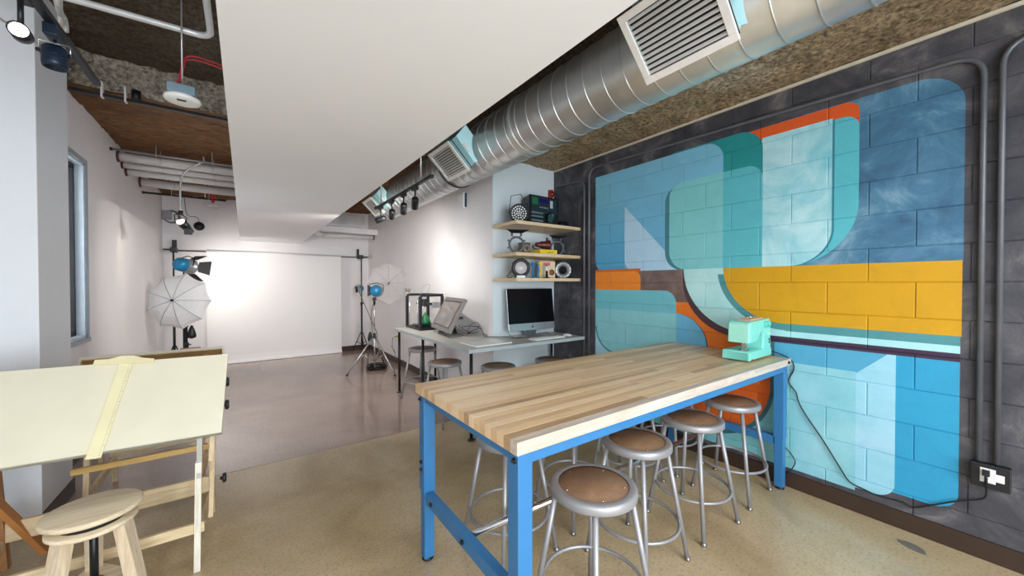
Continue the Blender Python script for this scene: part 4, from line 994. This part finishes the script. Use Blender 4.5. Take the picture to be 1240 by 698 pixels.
def barn_ring(loc, yawv, lab, m, flap=True, R_=.090):
    t = thing('barn_door_ring', lab, 'lamp part', loc, yawv)
    b = MB(); n = 8; vs = []
    for rr, yy in ((R_*1.0, -.012), (R_*1.0, .012), (R_*.76, .012), (R_*.76, -.012)):
        for k in range(32):
            a = 2*PI*k/32; o8 = 1.0
            if rr > R_*.9:
                am = (a+PI/8) % (PI/4)-PI/8; o8 = min(1.10, math.cos(PI/8)/math.cos(am)*1.06)
            vs.append((rr*o8*math.cos(a), yy, rr*o8*math.sin(a)))
    fs = [(i*32+k, i*32+(k+1) % 32, ((i+1) % 4)*32+(k+1) % 32, ((i+1) % 4)*32+k) for i in range(4) for k in range(32)]
    b.add(vs, fs); b.build('ring', m, t)
    for a in (PI*.14, PI*.86, PI*1.12, PI*1.88):
        c, s_ = math.cos(a), math.sin(a); MB().beam((R_*c*.98, 0, R_*s_*.98), (R_*c*1.2, 0, R_*s_*1.2), .016, .02, (0, 1, 0)).build('hinge', m, t)
    if flap:
        for x in (-.05, .05): MB().box((x-.01, -.008, R_), (x+.01, .008, R_+.035)).build('hinge', m, t)
        MB().add([(-.06, -.01, R_+.03), (.06, -.01, R_+.03), (.125, -.11, R_+.055), (-.125, -.11, R_+.055), (-.06, -.01, R_+.034), (.06, -.01, R_+.034), (.125, -.11, R_+.059), (-.125, -.11, R_+.059)], [(0,1,2,3), (7,6,5,4), (0,4,5,1), (1,5,6,2), (2,6,7,3), (3,7,4,0)]).build('flap', m, t)
    return t
barn_ring((2.40, 3.27, SZ2+.098), -.45, 'black barn door ring with a top flap at the left of the middle shelf', BLACKM)
dkm = mat('dark_slate_enamel', '252c33', .45)
barn_ring((3.07, 3.36, SZ2+.098), -.45, 'dark barn door ring against the dark wall at the right of the middle shelf', dkm)
o = thing('lens_hood', 'square brown lens hood standing on the middle shelf', 'lamp part', (2.565, 3.34, SZ2), -.2)
BRW = mat('brown_hood', '4a3f3a', .5)
MB().box((-.06, -.02, 0), (.06, .05, .135), .004).build('hood', BRW, o)
MB().lathe([(.024, 0), (.044, 0), (.044, .012), (.024, .012)], 20, T(.012, -.02, .07) @ Rx(PI/2)).build('lens_ring', mat('tan_ring', 'a58b74', .4, .2), o)
yb_ = thing('box', 'flat yellow box with dark print on the middle shelf', 'box', (2.795, 3.26, SZ2), -.03)
YEL = mat('yellow_card', 'eacb2d', .5)
MB().box((-.125, -.07, 0), (.125, .07, .055), .002).build('carton', YEL, yb_)
b = MB()
for i in range(5): b.box((-.01+i*.018, -.0712, .026), (.003+i*.018, -.0702, .031 + .004*(i % 2)))
b.box((-.01, -.0712, .019), (.05, -.0702, .0215)); b.build('print', mat('brown_print', '6a5512', .6), yb_)
rl = thing('red_lamp', 'small dark red lamp lying on the flat yellow box', 'lamp', (2.79, 3.27, SZ2+.055), -.2)
MAR = mat('maroon_enamel', '5c1f1d', .35, .1)
MB().lathe([(0, -.12), (.022, -.118), (.028, -.09), (.03, -.06), (.042, -.05), (.044, .0), (.056, .04), (.058, .055), (.05, .055), (.048, .045)], 22, T(.01, 0, .060) @ Ry(PI/2)).build('lamp_body', MAR, rl)
MB().lathe([(0, .048), (.049, .046)], 20, T(.01, 0, .06) @ Ry(PI/2)).build('lens', LENS_OFF, rl)
MB().tube(curve_pts([(-.11, 0, .06), (-.145, .0, .04), (-.13, -.02, .01), (-.09, -.03, .004)]), .006, 6).box((-.07, -.03, 0), (.08, .03, .012), .002).box((.03, -.008, .11), (.05, .008, .145), .002).build('base', BLACK, rl)
bl = thing('fresnel_head', 'blue studio lamp head with a round glass lens on the lowest shelf', 'studio lamp', (2.455, 3.27, SZ3), -.45)
MB().lathe([(0, -.10), (.07, -.095), (.095, -.05), (.098, .0), (.092, .02)], 28, T(0, 0, .112) @ Rx(PI/2)).box((-.06, -.02, .005), (.07, .08, .05), .006).build('housing', mat('dark_blue_enamel', '1c5a78', .35, .1), bl)
MB().lathe([(.066, .02), (.070, .036), (.100, .036), (.104, .018), (.094, .012)], 28, T(0, 0, .112) @ Rx(PI/2)).build('front_ring', BLACKM, bl)
MB().lathe([(0, .040), (.03, .038), (.056, .03), (.073, .02)], 28, T(0, 0, .112) @ Rx(PI/2)).build('lens', mat('grey_lens_glass', 'b9b3b2', .15), bl)
for a in (.5, 1.4, 2.6, 3.6): MB().box((.096*math.cos(a)-.01, -.03, .112+.096*math.sin(a)-.01), (.096*math.cos(a)+.012, -.005, .112+.096*math.sin(a)+.012), .002).build('clip', BLACKM, bl)
MB().box((-.05, -.06, 0), (.04, -.02, .028), .003).build('white_tag', MATS['white_plastic'], bl)
MB().tube(curve_pts([(-.09, .0, .10), (-.12, -.01, .06), (-.15, -.01, .01), (-.10, -.03, .006)]), .004, 6).build('cord', BLACK, bl)
bf = thing('figurine', 'small bright blue figurine on the lowest shelf between lamp and yellow box', 'figurine', (2.66, 3.26, SZ3))
TB = mat('bright_blue_plastic', '2079b8', .35)
MB().lathe([(0, 0), (.05, 0), (.05, .01), (.02, .014)], 18).tube(curve_pts([(-.03, 0, .012), (-.045, 0, .06), (-.03, 0, .10), (-.045, 0, .14)]), .011, 8).tube(curve_pts([(.035, 0, .012), (.03, 0, .05), (.045, 0, .09), (.03, 0, .13)]), .013, 8).lathe([(0, -.02), (.02, -.01), (.022, .01), (0, .03)], 12, T(-.05, 0, .15)).lathe([(0, -.02), (.017, -.012), (.019, .008), (0, .02)], 12, T(.032, 0, .142)).build('body', TB, bf)
bk = thing('carton', 'upright yellow carton with a printed picture on the lowest shelf', 'box', (2.86, 3.33, SZ3), -.25)
MB().box((-.09, -.03, 0), (.115, .03, .20), .002).build('box_body', mat('yellow_carton', 'e0b94a', .5), bk)
MB().box((-.062, -.032, .015), (.112, -.0302, .19)).build('picture_panel', mat('cream_print', 'dcc8a4', .5), bk)
MB().box((-.045, -.0335, .15), (.05, -.032, .185)).build('red_patch', mat('pink_print', 'c8677a', .5), bk)
MB().lathe([(0, 0), (.03, 0), (.035, .003), (0, .0035)], 16, T(.07, -.0322, .07) @ Rx(PI/2)).build('brown_patch', mat('brown_patch', '8d5b41', .5), bk)
sf = thing('figurine', 'tiny black and white standing figurine in front of the yellow carton', 'figurine', (2.79, 3.22, SZ3))
MB().cyl((0, 0, .01), (0, 0, .085), .016, .012, 10).lathe([(0, 0), (.035, 0), (.035, .01), (0, .012)], 14).build('lower_body', BLACK, sf)
MB().cyl((0, 0, .085), (0, 0, .12), .013, .016, 10).lathe([(0, -.018), (.017, -.006), (.017, .008), (0, .02)], 12, T(0, 0, .137)).build('upper_body', MATS['white_plastic'], sf)
MB().lathe([(.018, 0), (.016, .012), (0, .022)], 12, T(0, 0, .137)).build('hair', BLACK, sf)
rg = thing('lens_barrel', 'short grey metal lens barrel on its side at the right of the lowest shelf', 'lamp part', (3.085, 3.27, SZ3), -.75)
MB().lathe([(.048, -.02), (.05, .03), (.075, .045), (.094, .045), (.098, .04), (.098, -.05), (.09, -.055), (.055, -.055)], 36, T(0, 0, .0985) @ Rx(PI/2)).build('barrel', mat('light_grey_metal', 'a4a8a8', .35, .5), rg)
for k in range(12):
    a = 2*PI*k/12; MB().lathe([(0, .049), (.006, .048), (.006, .044)], 8, T(.084*math.cos(a), 0, .0985+.084*math.sin(a)) @ Rx(PI/2)).build('screw', BLACKM, rg)
al = thing('alarm', 'small red fire alarm in the alcove corner above the top shelf', 'alarm', (3.14, 3.574, 2.60))
MB().box((-.03, -.05, -.045), (.03, 0, .055), .012).build('case', RED, al)
MB().lathe([(0, .075), (.025, .065), (.036, .05), (.036, .045)], 18, T(.0, 0, .0) @ Rx(PI/2)).build('lens', mat('dark_red_lens', '7d1b18', .2), al)
th = thing('wall_sensor', 'white rounded sensor box high on the white wall below the duct', 'sensor', (XN, 4.26, 2.435))
MB().box((-.045, -.075, 0), (0, .075, .20), .012).build('case', MATS['white_plastic'], th)
MB().box((-.030, -.082, .01), (-.002, -.074, .19), .003).build('dark_edge', mat('dark_blue_edge', '26384a', .4), th)

# ------------------------------------------------------------------ conduits, outlet and cord on the mural wall
CON = mat('painted_conduit', '5d5e63', .35, .1, .12, 10); CX = XR-.026
def conduit(pts, lab, r=.0125):
    o = MB().tube(pts, r, 12).build('conduit', CON); tag(o, lab, 'conduit'); return o
def arc(c, y0, z0, y1, z1, n=7):   # quarter bend from (y0,z0) via corner c to (y1,z1)
    return [(CX, (1-t)**2*y0+2*t*(1-t)*c[0]+t*t*y1, (1-t)**2*z0+2*t*(1-t)*c[1]+t*t*z1) for t in [i/n for i in range(n+1)]]
conduit([(CX, 2.955, .11)]+arc((2.955, 2.785), 2.955, 2.66, 2.83, 2.783)+arc((.165, 2.70), .29, 2.702, .165, 2.58)+[(CX, .165, .53)], 'dark painted conduit framing the mural, left leg, top run and right leg')
conduit([(CX, .105, .53)]+arc((.105, 2.72), .105, 2.60, -.02, 2.725)+[(CX, -1.3, 2.76)], 'dark painted conduit rising from the outlet box, the right one, bending off frame')
conduit([(CX, 3.03, .11)]+arc((3.03, 2.665), 3.03, 2.56, 3.13, 2.672)+[(CX, 3.50, 2.69)], 'dark painted conduit by the shelves bending towards the red alarm')
ob = thing('outlet_box', 'black surface outlet box with a white socket low on the mural wall', 'outlet', (XR-.009, .125, .40))
MB().box((-.045, -.066, 0), (0, .066, .125), .004).build('box', BLACK, ob)
MB().box((-.047, -.018, .030), (-.044, .034, .105), .002).build('cover_plate', MATS['white_plastic'], ob)
MB().box((-.048, -.046, .045), (-.046, -.012, .085), .001).build('cover_plate', MATS['white_plastic'], ob)
MB().box((-.075, .0, .070), (-.046, .026, .098), .003).cyl((-.06, .013, .09), (-.06, .013, .03), .006, n=8).build('plug', BLACK, ob)
cx = XR-.0205
cable('power_cord', [(3.158, 1.215, BT+.05), (3.175, 1.10, BT+.03), (3.190, 1.015, BT-.01), (3.204, 1.0, .86), (cx, 1.03, .77), (cx, .985, .70), (cx, .97, .64), (cx, .93, .56), (cx, .83, .41), (cx, .74, .26), (cx, .69, .185), (cx, .62, .165), (cx, .55, .155), (cx, .45, .165), (cx, .405, .155), (cx, .33, .205), (cx, .24, .27), (cx, .165, .315), (cx-.01, .14, .35), (cx-.045, .137, .43)], .0042, 'long black cord from the sewing machine along the mural to the outlet')
cable('power_cord', [(cx, 1.12, .90), (cx, 1.10, .62), (cx, 1.115, .45), (cx, 1.09, .33), (cx-.01, 1.0, .24), (cx-.01, .99, .17), (3.17, 1.08, .02)], .0035, 'thin black cord hanging behind the right bench leg')
fp = []
for k in range(22): a = 2*PI*k/22; fp.append((.062*math.cos(a)*(1+.15*math.sin(3*a)), .035*math.sin(a)))
MB().prism(fp, .0008, T(3.035, .385, .0) @ Rz(1.2)).build('floor_patch', mat('grey_floor_patch', '6f6a60', .5), fl)
